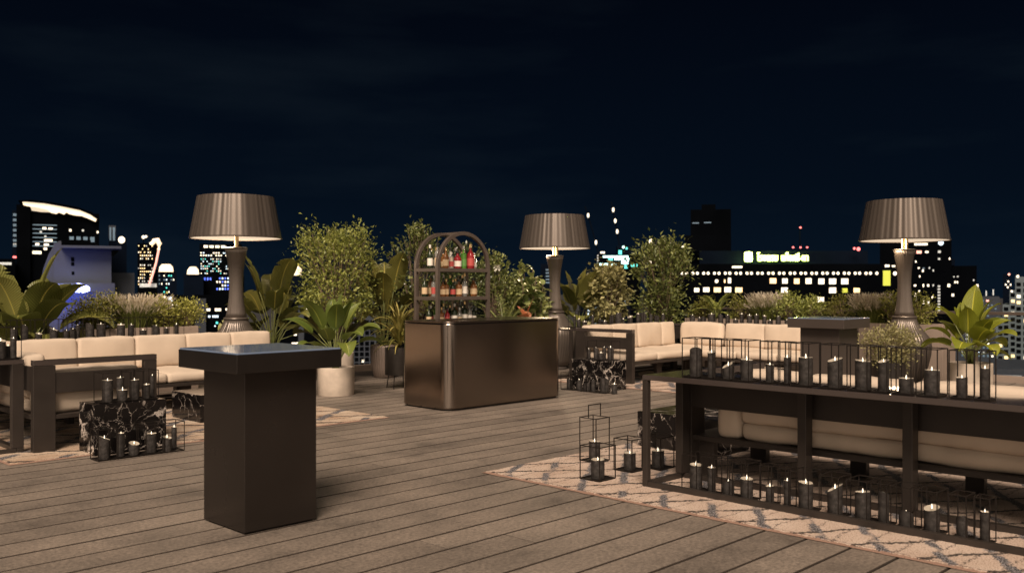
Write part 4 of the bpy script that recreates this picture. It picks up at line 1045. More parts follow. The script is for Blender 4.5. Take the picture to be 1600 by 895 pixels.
def grass(label, x, y, z, rx, h, n, seed, ry=.2):
    root = thing('ornamental_grass', label, 'grass plant', (x, y, z), 0, 'feathery grasses in the planter boxes'); rq = random.Random(seed); g_ = MB(); pl = MB()
    for k in range(n):
        a = rq.uniform(0, 6.28); q = math.sqrt(rq.random()); b0 = Vector((math.cos(a) * q * rx * .6, math.sin(a) * q * ry * .6, 0)); lean = Vector((math.cos(a) * q * rx * .8, math.sin(a) * q * ry * .8, 0)) + Vector((rq.uniform(-.1, .1), rq.uniform(-.1, .1), 0))
        hh = h * rq.uniform(.55, 1.0); t_ = b0 + lean + Vector((0, 0, hh)); m_ = b0 + lean * .35 + Vector((0, 0, hh * .6)); s_ = Vector((rq.uniform(-1, 1), rq.uniform(-1, 1), 0)).normalized() * .004
        plume = rq.random() < .3
        o = len(g_.v); g_.v += [tuple(b0 - s_), tuple(b0 + s_), tuple(m_ + s_), tuple(m_ - s_), tuple(t_)]; g_.f += [(o, o + 1, o + 2, o + 3), (o + 3, o + 2, o + 4)]
        if plume:
            for j in range(5):
                p = m_.lerp(t_, .5 + .12 * j) + Vector((rq.uniform(-.012, .012), rq.uniform(-.012, .012), .02)); dv = (t_ - m_).normalized() + Vector((rq.uniform(-.4, .4), rq.uniform(-.4, .4), 0)); small_leaf(pl, p, dv, .075, .09, rq)
    part('blades', g_, 'grass_green', root); part('plumes', pl, 'grass_plume', root)
yL = 13.12; zL = .86
box_shrub('brown green boxwood at the left end of the left planter', on_y(152, yL), yL, zL, .33, .27, 5200, .034, 'leaf_box', 201, clus=60)
grass('feathery grass clump with pale plumes in the middle of the left planter', on_y(212, yL), yL, zL, .33, .48, 1500, 202)
box_shrub('yellow green shrub right of the grass in the left planter', on_y(257, yL), yL, zL, .27, .25, 1500, .05, 'leaf_yellow', 203)
box_shrub('small yellow green shrub at the right end of the left planter', on_y(293, yL), yL, zL, .22, .23, 1100, .045, 'leaf_yellow', 204)
xR = 15.27; zR = .84
r_ = thing('planter_palm', 'small palm at the left end of the far right planter', 'shrub', (xR, on_x(1120, xR), zR)); palm(r_, 0, 14, .1, .5, 'leaf_olive', 210, .17)
for i, (px, rx, rz, ls, mt, lb) in enumerate(((1098, .30, .22, .04, 'leaf_box', 'dark boxwood behind the palm at the left end of the far right planter'), (1160, .25, .24, .034, 'leaf_box', 'brown green boxwood right of the palm in the far right planter'),
                                 (1232, .30, .26, .05, 'leaf_olive', 'leafy shrub right of the first grass clump in the far right planter'), (1268, .26, .22, .045, 'leaf_olive', 'small leafy shrub in the middle of the far right planter'),
                                 (1316, .29, .24, .034, 'leaf_box', 'brown green boxwood left of the second grass clump in the far right planter'),
                                 (1395, .24, .27, .05, 'leaf_yellow', 'yellow green shrub hidden partly by the right lamp column'), (1436, .26, .27, .045, 'leaf_yellow', 'yellow green shrub at the right end of the far right planter'))):
    box_shrub(lb, xR, on_x(px, xR), zR, rx, rz, int(1500 * (.045 / ls) ** 1.2), ls, mt, 220 + i)
grass('pale feathery grass clump left of the middle of the far right planter', xR, on_x(1200, xR), zR, .34, .50, 1200, 231)
grass('pale feathery grass clump left of the right giant lamp', xR, on_x(1364, xR), zR, .40, .50, 1500, 232)
# small bush in dark pot, right
r_ = P_('potted_bush', 'pale green fine leafed bush in a dark pot in front of the right giant lamp', 'plant', 1387, 12.9)
pot_cyl(r_, .24, .46, 'black_pot')
shrub(r_, .44, 0, .40, .27, .62, 4200, .042, 'leaf_pale', 240, clus=60, sprigs=24, stems=5, trunk_r=.008, wd=.22)
# big lime plant, right
r_ = P_('potted_plant', 'large lime green broad leafed plant in a pale concrete pot at the right', 'plant', 1516, 12.85)
pot_cyl(r_, .285, .45, 'concrete')
broadleaf(r_, .43, 24, .74, .4, .15, .50, 'leaf_lime', 254, shape='oval', droop=1.2, elev=(.2, 1.46), pet=(.42, .72), wave=.02)

# railing
root = thing('railing', 'dark metal railing with clear panels along the right deck edge', 'railing', (15.88, 0, .10))
mb = MB(); mb.box(-.03, .03, -7, 10.3, .95, 1.0); part('handrail', mb, 'lamp_dark', root, .004)
for i in range(9):
    yy = -6.9 + i * 1.72; mb = MB(); mb.box(-.02, .02, yy - .02, yy + .02, 0, .949); part('post', mb, 'lamp_dark', root)
    if i < 8:
        mb = MB(); mb.box(-.006, .006, yy + .04, yy + 1.68, .03, .93); part('glass_panel', mb, 'clear_glass', root)

# ------------------------------------------------------------------ city
CR = TH - math.pi / 2
def bldg(label, cat, px0, px1, ytop, d, dep, mat, wins=(), name='tower', zb=-46, group=None, discs=(), extra=()):
    pc = (px0 + px1) / 2; p = at(pc, d); al = math.atan((pc - 800) / F_PX) if name != 'hotel' else 0
    root = thing(name, label, cat, (p.x, p.y, zb), CR - al, group)
    s = d / F_PX * math.cos(al); hw = (px1 - px0) / 2 * s; zt = ypx(ytop, d) - zb
    mb = MB(); mb.box(-hw, hw, 0, dep, 0, zt); part('walls', mb, mat, root)
    def X(px): return (px - pc) * s
    def Z(y): return ypx(y, d) - zb
    k = 0
    for (a, b_, y0, y1, m_) in wins:
        mb = MB(); pr = .05 * d / 100
        if m_.startswith('win') and b_ - a > 2: ma = (b_ - a) * .07; a += ma; b_ -= ma; mz = (y1 - y0) * .09; y0 += mz; y1 -= mz
        mb.box(X(a), X(b_), -pr, -.002, Z(y1), Z(y0)); part('window', mb, m_, root)
    for (a, y0, r_px, m_) in discs:
        mb = MB(); cx_, cz, rr = X(a), Z(y0), r_px * s
        mb.v = [(cx_ + rr * math.cos(i * PI / 6), -.1 * d / 100, cz + rr * 1.1 * math.sin(i * PI / 6)) for i in range(12)] + [(cx_ + rr * math.cos(i * PI / 6), -.002, cz + rr * 1.1 * math.sin(i * PI / 6)) for i in range(12)]
        mb.f = [tuple(range(12))] + [(i, i + 12, (i + 1) % 12 + 12, (i + 1) % 12) for i in range(12)]
        part('light', mb, m_, root)
    for (nm, a, b_, y0, y1, f0, f1, m_) in extra:
        mb = MB(); mb.box(X(a), X(b_), f0, f1, Z(y1), Z(y0)); part(nm, mb, m_, root)
    return root, X, Z
def grid(px0, px1, y0, y1, nx, ny, mats, fill, seed, wx=.55, wy=.5):
    rq = random.Random(seed); out = []
    for j in range(ny):
        for i in range(nx):
            if rq.random() > fill: continue
            a = px0 + (px1 - px0) * i / nx; b_ = y0 + (y1 - y0) * j / ny
            out.append((a, a + (px1 - px0) / nx * wx, b_, b_ + (y1 - y0) / ny * wy, rq.choice(mats)))
    return out
# 1 far left dark tower with the lit crown
wl = [(80, 86, 394, 397.5, 'win_white'), (55, 62, 380, 384, 'win_white'), (42, 47, 392, 397, 'win_white'), (50, 66, 392, 397.5, 'win_white'), (68, 83, 373.5, 378, 'win_white'), (68, 77, 380.5, 384.5, 'win_white'),
      (68, 74, 386.5, 391, 'win_white'), (33, 47, 340.5, 344, 'win_teal'), (41, 47, 340, 344.5, 'win_cool'), (30, 37, 373, 377, 'win_white'), (30, 33, 380, 383, 'win_dim'), (44, 47, 380, 383, 'win_white'), (66, 73, 355, 359.5, 'win_white'),
      (75, 83, 355.5, 359.5, 'win_white'), (62, 66, 361, 365, 'win_dim'), (69, 73, 368, 371, 'win_dim'), (108, 112, 357, 361.5, 'win_white'), (152, 155, 359, 363, 'win_white'), (128, 132, 357, 361, 'win_dim'), (100, 104, 376, 379, 'win_dim')]
wl += [(48, 92, 351 + 6.5 * k, 353 + 6.5 * k, 'win_faint') for k in range(6)] + [(108 + 11 * k, 116 + 11 * k, 368, 378, 'win_faint') for k in range(4)]
root, X, Z = bldg('dark high-rise with a glowing cream curved crown at the far left', 'skyscraper', 27, 156, 332, 260, 40, 'tower_dark', wl, 'skyscraper')
mb = MB(); poly = [(36, 318), (52, 317), (75, 320), (100, 323.5), (125, 328), (141, 334), (152, 341), (150, 345), (138, 340), (128, 336.5), (118, 336), (108, 334), (104, 331.5), (100, 335), (92, 332), (88, 334.5), (80, 333), (74, 329), (60, 326), (46, 324.5), (38, 323)]
n = len(poly); mb.v = [(X(a), -1.5, Z(b_)) for a, b_ in poly] + [(X(a), 14, Z(b_)) for a, b_ in poly]
mb.f = [tuple(range(n)), tuple(range(n, 2 * n))[::-1]] + [(i, i + n, (i + 1) % n + n, (i + 1) % n) for i in range(n)]
part('glowing_crown', mb, 'crown_cream', root)
mb = MB(); poly = [(30, 316), (50, 314.5), (80, 317), (120, 323), (145, 331), (156, 340), (156, 346), (152, 341), (141, 333.5), (125, 327.5), (75, 319.5), (40, 317.5)]
n = len(poly); mb.v = [(X(a), -2, Z(b_)) for a, b_ in poly] + [(X(a), 16, Z(b_)) for a, b_ in poly]
mb.f = [tuple(range(n)), tuple(range(n, 2 * n))[::-1]] + [(i, i + n, (i + 1) % n + n, (i + 1) % n) for i in range(n)]
part('crown_rim', mb, 'tower_dark', root)
mb = MB(); mb.box(X(27), X(48), -1.2, 30, Z(460), Z(322)); part('corner_shaft', mb, 'tower_dark', root)
bldg('slim tower edged in dim blue light at the far left', 'skyscraper', 19, 27, 328, 262, 30, 'tower_navy', [(20, 26, 333 + 8 * k, 338 + 8 * k, 'win_faint') for k in range(7)] + [(20, 26, 380, 384, 'win_dim'), (0 + 20, 26, 400, 403, 'light_red')], 'skyscraper')
bldg('low dark block with a faint lit strip behind the left palm leaves', 'building', -30, 24, 404, 240, 30, 'tower_dark', [(-5, 20, 409, 414, 'win_dim')], 'city_block')
# 2 blue-white building
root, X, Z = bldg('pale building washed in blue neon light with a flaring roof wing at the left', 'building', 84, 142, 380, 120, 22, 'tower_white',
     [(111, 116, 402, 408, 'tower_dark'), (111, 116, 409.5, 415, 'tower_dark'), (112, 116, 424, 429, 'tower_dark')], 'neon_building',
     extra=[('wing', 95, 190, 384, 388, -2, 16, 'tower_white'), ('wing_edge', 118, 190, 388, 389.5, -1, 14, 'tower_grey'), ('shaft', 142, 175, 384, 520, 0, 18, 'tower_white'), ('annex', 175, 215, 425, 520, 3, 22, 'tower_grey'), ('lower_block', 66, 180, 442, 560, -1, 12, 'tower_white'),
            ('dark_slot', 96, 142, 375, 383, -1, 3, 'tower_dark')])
mb = MB(); s = 120 / F_PX
poly = [(64, 560), (64, 440), (68, 420), (76, 398), (84, 384), (92, 376.5), (100, 376), (100, 383), (84.5, 560)]
n = len(poly); mb.v = [(X(a), .3, Z(b_)) for a, b_ in poly] + [(X(a), 14, Z(b_)) for a, b_ in poly]
mb.f = [tuple(range(n)), tuple(range(n, 2 * n))[::-1]] + [(i, i + n, (i + 1) % n + n, (i + 1) % n) for i in range(n)]
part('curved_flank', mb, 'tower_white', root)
for k, (a0, a1) in enumerate(((152, 166), (166, 181))):
    mb = MB(); mb.tube([(X(a0), 1 + 5 * k, Z(402)), (X(a1), 1 + 5 * k, Z(389.5))], .5, 4); part('wing_strut', mb, 'tower_white', root)
mb = MB()
rqn = random.Random(3); pts = []
tops = [(80, 449), (84, 446), (92, 445), (100, 444), (108, 446.5), (116, 444.5), (122, 442), (128, 443.5), (136, 446), (140, 449)]; bots = [(140, 454), (130, 457), (118, 456), (100, 457), (86, 455), (80, 453)]
poly = tops + bots; n = len(poly); mb.v = [(X(a), -2.6, Z(b_)) for a, b_ in poly] + [(X(a), -1.05, Z(b_)) for a, b_ in poly]
mb.f = [tuple(range(n)), tuple(range(n, 2 * n))[::-1]] + [(i, i + n, (i + 1) % n + n, (i + 1) % n) for i in range(n)]
part('neon_sign', mb, 'neon_blue', root)
for (a, yy, en) in ((84, 456, 150), (98, 456, 150), (112, 456, 150), (128, 456, 150), (110, 472, 120)):
    ld = bpy.data.lights.new('neon_light', 'POINT'); lo = bpy.data.objects.new('neon_light', ld); COL.objects.link(lo); lo.parent = root
    lo.location = (X(a), -3.4, Z(yy)); ld.energy = en; ld.color = (.10, .14, 1.0); ld.shadow_soft_size = .8
# 3
bldg('small glass tower with a bright white lamp ball on its roof', 'skyscraper', 170, 198, 372, 300, 20, 'tower_navy', [(171, 174, 353, 378, 'win_faint'), (176, 180, 353, 378, 'win_faint')], 'skyscraper', discs=[(190, 374.5, 5.4, 'win_white')],
     extra=[('glass_core', 170, 181, 352, 374, 1, 10, 'tower_grey')])
# 4
root, X, Z = bldg('dark tower dotted with small warm windows and a lit pink curve down its side', 'skyscraper', 215, 246, 380, 280, 25, 'tower_dark', grid(216, 240, 383, 448, 8, 13, ['win_white', 'win_warm', 'win_warm', 'win_dim'], .62, 41, .5, .4) + [(216, 247, 442, 449, 'win_dim')], 'skyscraper',
     discs=[(224, 370.5, 2.6, 'win_white'), (228, 369.5, 2, 'win_white'), (236, 380, 2.4, 'win_white')], extra=[('mast', 223.5, 225, 369, 381, 2, 3, 'tower_dark')])
mb = MB(); cv = [(237, 382), (241, 376), (246, 375), (249, 381), (248, 390), (246, 400), (244, 410), (240, 424), (236, 436), (233, 445)]
mb.tube([(X(a), -1.5, Z(b_)) for a, b_ in cv[:5]], [.5, .7, .8, .7, .5], 8); part('lit_loop', mb, 'crown_cream', root)
mb = MB(); mb.tube([(X(a), -1.5, Z(b_)) for a, b_ in cv[4:]], .35, 6); part('lit_curve', mb, 'light_pink', root)
# 5, 6
for (a, b_, yt, c0, c1, lb, sd) in ((246, 276, 424, 248, 271, 'glass building with a glowing cream dome cap left of the left lamp', 51), (287, 318, 428, 292, 311, 'dark building with a glowing cream dome cap beside the left lamp', 52)):
    root, X, Z = bldg(lb, 'building', a, b_, yt, 230, 22, 'tower_navy', grid(a + 2, b_ - 2, yt + 5, yt + 62, 7, 9, ['win_cool', 'win_white', 'win_faint', 'win_teal', 'win_faint'], .55 if sd == 51 else .0, sd, .55, .45), 'capped_building')
    mb = MB(); sc_ = 230 / F_PX; poly = [(c0, yt + .5), (c0 + 1, yt - 7), (c0 + 5, yt - 11.5), (c1 - 5, yt - 11.5), (c1 - 1, yt - 7), (c1, yt + .5)]; n = 6
    mb.v = [(X(q), -.5, Z(w)) for q, w in poly] + [(X(q), 9, Z(w)) for q, w in poly]; mb.f = [tuple(range(n)), tuple(range(n, 2 * n))[::-1]] + [(i, i + n, (i + 1) % n + n, (i + 1) % n) for i in range(n)]
    part('glowing_cap', mb, 'crown_cream', root)
root, X, Z = bldg('low block with scattered white and pink shop lights below the dome cap', 'building', 236, 290, 462, 200, 20, 'tower_dark', [(262, 270, 463, 471, 'win_cool'), (255, 260, 462, 465, 'win_white'), (264, 271, 475, 478, 'win_white'), (274, 277, 475, 478, 'win_white'), (240, 253, 478, 482, 'light_pink'), (242, 250, 483, 485, 'win_dim')], 'city_block')
# 7
wl = grid(318, 354, 383, 387.5, 4, 1, ['win_white'], 1, 1, .82, 1.0) + grid(313, 360, 394, 402, 12, 2, ['win_white', 'win_cool', 'win_white'], .8, 71, .7, .55) + grid(314, 362, 404, 430, 16, 7, ['win_white', 'win_teal', 'win_dim', 'win_cool'], .48, 72, .5, .4)
bldg('office tower with bright white window rows just left of the lamp column', 'skyscraper', 312, 378, 381, 250, 25, 'tower_dark', wl, 'skyscraper')
wl = grid(310, 332, 433, 438, 5, 1, ['win_blue'], .8, 73, .6, 1) + grid(338, 372, 433, 455, 8, 4, ['win_blue', 'win_cool', 'win_white'], .7, 74, .6, .6)
bldg('dark block with blue and white lit windows below the office tower', 'building', 306, 382, 430, 235, 20, 'tower_dark', wl, 'city_block')
bldg('nearer dark slab with a few bright lower windows beside the left lamp', 'building', 299, 380, 462, 160, 20, 'tower_dark', [(322, 329, 481, 486, 'win_white'), (335, 346, 481, 486, 'win_white'), (352, 360, 481, 485, 'win_white'), (325, 329, 492, 496, 'win_cool'), (331, 342, 492, 496, 'win_cool'), (337, 341, 502, 506, 'win_teal'), (335, 337, 508, 510, 'win_cool')], 'city_block',
     extra=[('end_wall', 305, 322, 466, 540, -1, 6, 'tower_grey')])
# mid
root, X, Z = bldg('dark building with a glowing cap seen behind the olive bush', 'building', 446, 480, 430, 230, 20, 'tower_navy', [(449, 455, 434, 438, 'win_dim')], 'capped_building')
mb = MB(); mb.lathe([(1.7, Z(430)), (1.8, Z(420)), (1.0, Z(415))], 16, cx=X(460), cy=2); part('glowing_cap', mb, 'crown_cream', root, smooth=True)
bldg('dark block with cyan lights behind the plants left of the bar', 'building', 430, 545, 474, 150, 20, 'tower_dark', [(476, 483, 479, 483, 'win_white'), (486, 497, 479, 483, 'win_white'), (478, 482, 490, 494, 'win_cool'), (484, 491, 489, 493, 'win_cyan'), (459, 464, 520, 524, 'win_white'), (455, 470, 534, 537, 'win_white'), (505, 512, 516, 528, 'win_white'), (492, 496, 540, 543, 'win_cool'), (402, 412, 540, 545, 'win_white'), (536, 543, 580, 584, 'win_white')], 'city_block')
bldg('slim grey blue pier wall behind the plants left of the bar', 'building', 466, 475, 478, 120, 6, 'tower_grey', (), 'city_wall')
wl = [(554 + 8.2 * i, 560 + 8.2 * i, 500 + 8.3 * j, 506 + 8.3 * j, 'tower_dark') for i in range(4) for j in range(12)] + [(565, 569, 561, 566, 'win_white'), (565, 569, 570, 575, 'win_white')]
bldg('pale grid fronted block glimpsed behind the ribbed pot', 'building', 551, 588, 496, 90, 10, 'tower_grey', wl, 'grid_building')
bldg('distant dark building with scattered lights behind the shrubs of the bar', 'building', 585, 700, 440, 260, 30, 'tower_dark', [(629, 633, 436 + 4, 444, 'win_white'), (612, 616, 449, 454, 'win_cool'), (618, 623, 443, 448, 'win_white'), (606, 609, 452, 456, 'win_cool'), (640, 644, 446, 449, 'win_dim')], 'city_block')
bldg('distant dark building with bluish lights right of the arched shelf', 'building', 745, 850, 432, 260, 30, 'tower_dark', [(782, 786, 435, 439, 'win_cool'), (783, 788, 445, 449, 'win_cool'), (803, 808, 457, 462, 'win_cool'), (783, 787, 459, 462, 'win_white'), (855 - 40, 818, 424 + 10, 438, 'win_dim'), (770, 773, 452, 455, 'win_white'), (796, 800, 472, 476, 'win_white')], 'city_block')
bldg('dim teal lit tower just right of the middle lamp column', 'skyscraper', 845, 862, 412, 300, 20, 'tower_navy', [(852 + 0, 860, 420 + 5 * k, 422.5 + 5 * k, 'win_faint') for k in range(5)], 'skyscraper')
# 9 teal construction site building
wl = [(937.5, 945.5, 392.5, 396, 'win_white'), (939, 985, 399, 402.6, 'win_cyan'), (930, 965, 411, 414.3, 'win_cyan'), (958, 985, 402.6, 406.5, 'win_cyan'), (970, 983, 406.5, 413, 'win_cyan'), (975, 981, 413, 420, 'win_teal'), (985, 997, 412, 417, 'win_teal'), (950, 958, 402, 408, 'win_teal'), (966, 972, 390, 398, 'win_teal')]
wl += [(933, 935, 398 + 4 * k, 400 + 4 * k, 'win_dim') for k in range(8)]
root, X, Z = bldg('construction tower lit with brilliant cyan work lights behind the far shrubs', 'building', 931, 1000, 397, 240, 25, 'tower_dark', wl, 'construction_tower', discs=[(974, 386, 1.8, 'win_cyan'), (979, 388, 1.8, 'win_teal')], extra=[('core', 965, 985, 383, 397.5, 3, 12, 'tower_navy')])
bldg('blue lit lattice block behind the shrubs right of the middle lamp', 'building', 905, 985, 462, 170, 16, 'tower_navy', [(928, 943, 471, 474, 'win_cool')] + grid(918, 945, 478, 520, 5, 8, ['win_faint', 'win_faint', 'win_cool'], .8, 93, .7, .6) + [(962, 975, 470, 484, 'win_faint'), (985 - 9, 980, 458 + 8, 474, 'win_cool')], 'city_block')
# crane lights
def crane(label, d, base, lights, boom):
    p = at(base[0], d); root = thing('tower_crane', label, 'crane', (p.x, p.y, -46), CR, 'construction cranes against the night sky'); s = d / F_PX
    pts = [((a - base[0]) * s, 0, ypx(b_, d) + 46) for a, b_ in boom]
    mb = MB(); mb.tube(pts, .22, 5); part('boom', mb, 'tower_navy', root)
    mb = MB(); mb.box(-.8, .8, -.8, .8, 0, ypx(base[1], d) + 46); part('mast', mb, 'tower_navy', root)
    for (a, b_) in lights:
        mb = MB(); mb.lathe([(.1, -.62), (.28, -.4), (.33, 0), (.28, .4), (.1, .62)], 10); o = part('work_light', mb, 'win_white', root, smooth='all'); o.location = ((a - base[0]) * s, -.9, ypx(b_, d) + 46)
crane('nearer vertical crane with three white lights above the cyan work site', 250, (968, 385), [(957.6, 328.3), (960.8, 345.5), (963.8, 362)], [(955, 315), (958, 328), (961, 345), (964, 362), (968, 385)])
crane('slanting crane with two white lights right of the middle lamp shade', 252, (936, 400), [(918.6, 337), (930.7, 379)], [(914, 322), (919, 337), (931, 379), (936, 400)])
root, X, Z = bldg('dark tower block with scattered white roof lights behind the far tree', 'building', 1012, 1085, 383, 260, 25, 'tower_dark', [(1040, 1053, 383.5, 386.5, 'win_white'), (1030, 1034, 388, 390, 'win_dim'), (1065, 1069, 384, 387, 'win_white'), (1006 + 8, 1018, 404, 416, 'win_white'), (1050, 1060, 392, 395, 'win_white'), (1064, 1068, 424, 427, 'win_white'), (1080, 1083, 404, 407, 'win_white'), (1058, 1062, 424, 427, 'win_dim')], 'city_block',
      discs=[(1017.5, 377, 3.8, 'win_white')], extra=[('lamp_mast', 1016, 1018, 375, 384, 1, 2, 'tower_dark')])
# 11
bldg('black high-rise with a stepped top left of the hotel sign', 'skyscraper', 1079, 1142, 327, 230, 30, 'tower_dark', [(1081, 1093, 347, 349, 'win_faint'), (1099, 1112, 346.5, 348.5, 'win_faint'), (1132, 1136, 383, 388, 'win_cool'), (1137.5, 1141, 383, 388, 'win_cool')], 'skyscraper',
     discs=[(1117, 380.5, 2.3, 'light_red'), (1092, 388.5, 2.2, 'light_red')], extra=[('crown', 1096, 1118, 317, 328, 4, 20, 'tower_dark'), ('podium', 1070, 1142, 368, 480, -2, 26, 'tower_dark')])
# 12 hotel
HD = 185
wl = [(1084 + 16.25 * 0, 1093, 449, 456.5, 'win_white'), (1098, 1109, 448, 456.5, 'win_white'), (1114.5, 1127, 448, 457, 'win_warm'), (1131, 1143, 447.5, 457, 'win_white'), (1148, 1160.5, 448, 457.5, 'win_warm'), (1220, 1231.5, 448, 458, 'win_white'),
      (1294.5, 1307, 448, 458.5, 'win_white'), (1316, 1324, 450, 457, 'dim_green'), (1333, 1344, 449, 457.5, 'win_warm'), (1202, 1213.5, 433.5, 443.5, 'win_warm'), (1221.5, 1231, 434, 443.5, 'win_white'), (1240, 1249.5, 434, 444, 'win_warm'), (1258, 1268.5, 433.5, 444, 'win_white'),
      (1278, 1288.5, 434, 444.5, 'win_white'), (1294.5, 1307, 434, 444.5, 'win_white'), (1313.5, 1326, 434, 444.5, 'win_white'), (1276, 1288, 463, 472.5, 'win_white'), (1137, 1142.5, 433, 443, 'win_white'), (1131, 1133.5, 436, 442, 'win_warm'),
      (1142.5, 1161, 415, 418.8, 'win_white'), (1379.5, 1391, 422.5, 446, 'dim_green'), (1382, 1390, 413, 417.3, 'win_white'), (1393, 1399, 414, 417, 'win_white'), (1222, 1229, 463, 466, 'win_dim')]
dsc = [(1069 + 16.9 * k + q, 426.7, 2.15, 'win_white') for k in range(19) for q in (-3.5, 3.5) if 1069 + 16.9 * k < 1378]
dsc = [q for q in dsc if q[0] < 1376] + [(1398, 427, 2.8, 'win_white')] + [(1119.5, 439, 2.6, 'win_white'), (1334.5, 388, 1.7, 'light_red'), (1341, 389, 2.7, 'light_red')]
root, X, Z = bldg('long dark hotel block with a glowing yellow green rooftop sign', 'hotel', 1062, 1404, 412, HD, 14, 'tower_dark', wl, 'hotel', discs=dsc,
     extra=[('roof_storey', 1096, 1362, 391, 411.8, 2, 12, 'tower_navy')])
sg = HD / F_PX
mb = MB(); cx_, cz = X(1172.3), Z(400.7); hw, hh = 6 * sg, 8 * sg
pts = rrect(cx_ - hw, cx_ + hw, cz - hh, cz + hh, 2.6 * sg, 4); n = len(pts); mb.v = [(a, 1.2, b_) for a, b_ in pts] + [(a, 1.9, b_) for a, b_ in pts]
mb.f = [tuple(range(n)), tuple(range(n, 2 * n))[::-1]] + [(i, (i + 1) % n, (i + 1) % n + n, i + n) for i in range(n)]
part('sign_emblem', mb, 'sign_green', root)
def sign_text(txt, xa, xb, ymid, hpx):
    cu = bpy.data.curves.new('sign_text', 'FONT'); cu.body = txt; cu.size = 1; cu.extrude = .05; cu.offset = .018
    ob = bpy.data.objects.new('tmp_text', cu); COL.objects.link(ob); bpy.context.view_layer.update()
    dg = bpy.context.evaluated_depsgraph_get(); me = bpy.data.meshes.new_from_object(ob.evaluated_get(dg)); COL.objects.unlink(ob); bpy.data.objects.remove(ob)
    xs = [v.co.x for v in me.vertices]; ys = [v.co.y for v in me.vertices]
    if not xs: return
    sx_ = (X(xb) - X(xa)) / (max(xs) - min(xs)); sy_ = hpx * sg / (max(ys) - min(ys))
    x0, y0 = min(xs), min(ys)
    for v in me.vertices: v.co = Vector((X(xa) + (v.co.x - x0) * sx_, 1.5 - v.co.z * 6, Z(ymid) - hpx * sg / 2 + (v.co.y - y0) * sy_))
    me.materials.clear(); me.materials.append(MATS['sign_green']); o = bpy.data.objects.new('sign_lettering', me); COL.objects.link(o); o.parent = root
sign_text('โรงแรม', 1186, 1218.5, 400.5, 14)
sign_text('แก็งกรี-ตา', 1224.5, 1266.5, 400.5, 14)
for (a, en) in ((1172, 700), (1205, 700), (1245, 700)):
    ld = bpy.data.lights.new('sign_light', 'POINT'); lo = bpy.data.objects.new('sign_light', ld); COL.objects.link(lo); lo.parent = root
    lo.location = (X(a), .2, Z(405)); ld.energy = en; ld.color = (.8, 1, .2); ld.shadow_soft_size = .5
p = at(1250, 190); ant = thing('radio_mast', 'thin radio mast with a red light above the hotel roof', 'antenna', (p.x, p.y, ypx(391.5, 190)), CR)
s = 190 / F_PX; mb = MB(); mb.tube([(0, 0, 0), (0, 0, 36 * s)], .16, 6); part('mast', mb, 'tower_navy', ant)
mb = MB(); mb.tube([(-12 * s, 0, .3), (12 * s, 0, .3)], .1, 4); part('cross_bar', mb, 'tower_navy', ant)
for a, b_ in ((0, 36), (-11.5, 5), (0, 5), (10.5, 5)):
    mb = MB(); mb.lathe([(.05, -.2), (.22, -.1), (.22, .1), (.05, .2)], 8); o = part('red_light', mb, 'light_red', ant, smooth='all'); o.location = (a * s, -.3, b_ * s)
# 13
wl = [(1427, 1451, 379.5, 383.5, 'win_white'), (1432, 1440, 391.5, 396, 'light_pink'), (1445, 1451, 392, 395.5, 'win_white'), (1465, 1470, 391.5, 396, 'win_dim'), (1465, 1469, 403, 406.5, 'win_dim'), (1482, 1484, 403, 406, 'win_white'), (1430, 1432, 407, 410, 'win_white'),
      (1434, 1437, 417, 420, 'win_white'), (1440.5, 1443.5, 420.5, 425, 'win_white'), (1436, 1438, 430, 433, 'win_white'), (1427.5, 1432, 444, 447.5, 'win_white'), (1441.5, 1444, 443, 448.5, 'win_white'), (1448.5, 1452, 443.5, 448, 'win_white'), (1479.5, 1484, 443, 448.5, 'win_white'),
      (1435, 1438, 453, 457, 'win_white'), (1429, 1432, 457, 470, 'win_white'), (1441.5, 1445, 467, 475, 'win_white'), (1449, 1452, 467, 478, 'win_white'), (1455.5, 1458, 462, 466, 'win_white'), (1425.5, 1427, 400, 403, 'win_dim'), (1486, 1490, 458, 463, 'win_white'), (1441, 1445, 418, 420, 'win_faint'), (1451, 1453, 417, 420, 'win_dim'), (1457, 1459, 421, 424, 'win_dim'), (1457, 1459, 444, 447, 'win_dim')]
wl += [(1464.5, 1469, 445.5 + 4.6 * k, 448.3 + 4.6 * k, 'win_dim') for k in range(9)]
bldg('dark high-rise with scattered windows and a bright top strip behind the right lamp', 'skyscraper', 1374, 1486, 376, 210, 30, 'tower_dark', wl, 'skyscraper', discs=[(1469.7, 379.8, 4.2, 'win_cool')], extra=[('blue_fin', 1486.2, 1491, 405, 415, 0, 8, 'tower_navy')])
bldg('lower dark shoulder tower right of the right lamp', 'skyscraper', 1486.5, 1526, 415, 214, 30, 'tower_dark', [(1489, 1492, 431, 433, 'win_dim'), (1495, 1498, 430.5, 433, 'win_dim'), (1491, 1493.5, 438.5, 442.5, 'win_white'), (1494.5, 1497, 438.5, 442.5, 'win_white'), (1520, 1522.5, 436, 439, 'win_dim')], 'skyscraper')
bldg('slim building with a bright white top lamp behind the lime green plant', 'building', 1524, 1562, 464, 200, 24, 'tower_grey', [(1524.5, 1528.5, 444 + 22, 476, 'win_white'), (1533, 1537, 468, 472, 'win_faint'), (1541, 1545, 468, 471, 'win_pink' if 'win_pink' in MATS else 'light_pink')] + grid(1530, 1560, 475, 520, 5, 8, ['win_faint'], .7, 130), 'city_block',
     extra=[('roof_lamp', 1525, 1528.5, 444, 459, 1, 3, 'win_white'), ('roof_post', 1526, 1527.5, 459, 464, 1, 2, 'tower_grey'), ('roof_light', 1540, 1542, 454, 462, 1, 2, 'win_dim'), ('roof_light', 1551, 1553, 452, 461, 1, 2, 'win_dim')])
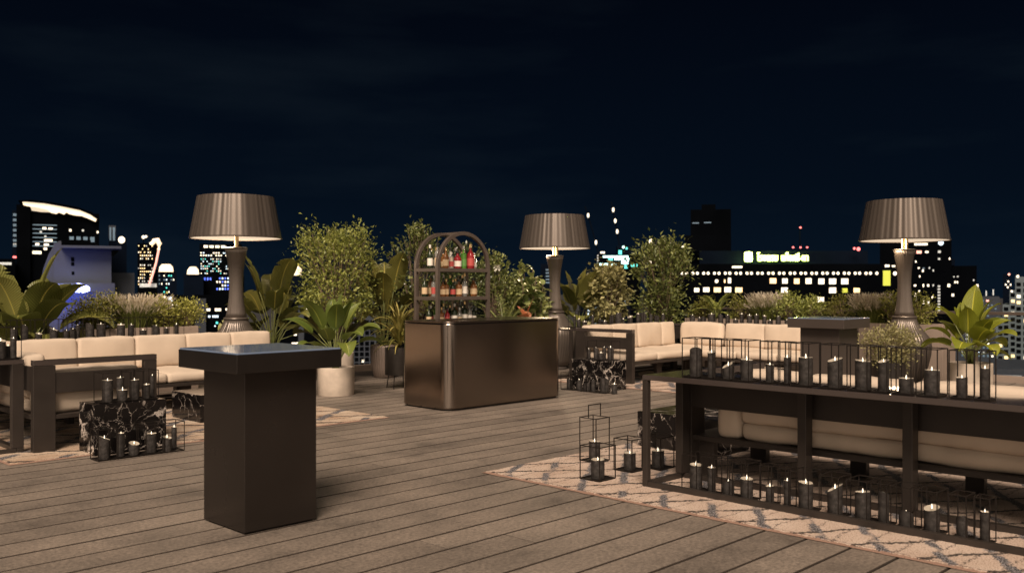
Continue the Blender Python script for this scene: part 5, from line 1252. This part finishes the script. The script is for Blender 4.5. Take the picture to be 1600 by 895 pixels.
bldg('small dark tower with a cluster of white lights left of the pale grid tower', 'skyscraper', 1567, 1580, 428, 230, 20, 'tower_navy', [(1570, 1573, 443, 446, 'win_white'), (1574, 1577, 438, 441, 'win_white'), (1573, 1576, 447, 450, 'win_white'), (1578, 1580, 443, 446, 'win_white')], 'skyscraper', discs=[(1576.5, 428.5, 2, 'light_pink')])
# 14 pale grid tower, stepped
wl = []
for (c0, c1, y0) in ((1586, 1650, 441), (1577, 1586, 458), (1566, 1577, 480), (1557, 1566, 500)):
    nx = max(1, round((c1 - c0) / 11))
    yy = y0
    while yy < 572:
        for i in range(nx):
            if c0 + 11 * i < 1605: wl.append((c0 + 2.0 + 11 * i, min(c0 + 9 + 11 * i, c1 - .5), yy, yy + 5.6, 'tower_dark'))
        yy += 9.6
rqn = random.Random(9)
wl = [(a, b_, c, d_, rqn.choice(['win_warm', 'win_white']) if rqn.random() < .10 else m_) for a, b_, c, d_, m_ in wl][:96]
bldg('pale concrete apartment tower with a stepped top and dark window grid at the right edge', 'skyscraper', 1586, 1650, 432, 150, 20, 'tower_pale', wl, 'grid_tower', discs=[(1590, 431.5, 2.4, 'win_white'), (1580.5, 455, 1.8, 'win_white')],
     extra=[('step', 1577, 1585.9, 453, 640, 0, 18, 'tower_pale'), ('step', 1566, 1576.9, 476, 640, 0, 18, 'tower_pale'), ('step', 1555, 1565.9, 496, 640, 0, 18, 'tower_pale')])
bldg('bluish lit mid-rise between the lime plant and the pale tower', 'building', 1500, 1556, 512, 130, 16, 'tower_grey', grid(1502, 1555, 515, 560, 8, 7, ['win_cool', 'win_dim', 'win_faint', 'win_white'], .6, 140, .6, .55), 'city_block')
bldg('grey blue facade with cool lit panes behind the big concrete pot', 'building', 1462, 1500, 540, 100, 12, 'tower_grey', [(1466, 1469, 545, 590, 'win_cool'), (1474, 1480, 562, 572, 'win_white'), (1474, 1480, 576, 583, 'win_white')], 'city_block')
bldg('long low white building lit at its parapet at the lower right edge', 'building', 1540, 1680, 578, 62, 10, 'tower_grey', [(1552 + 6.5 * k, 1555.5 + 6.5 * k, 592, 598, 'tower_dark') for k in range(9)] + [(1545, 1600, 587, 590, 'win_dim')], 'low_building')
# dark roof garden trees below the pale tower
for i, (px, rr) in enumerate(((1562, 1.2), (1583, 1.6), (1606, 1.4))):
    p = at(px, 76); r_ = thing('distant_tree', 'dark round tree beneath the pale grid tower, %s from the left' % ORD[i], 'tree', (p.x, p.y, ypx(578, 76) - 1.5)); r_['group'] = 'dark trees below the pale tower'
    shrub(r_, 0, 0, rr, .6, 1.0, 700, .22, 'leaf_dark', 300 + i, clus=26, stems=2, trunk_r=.08)
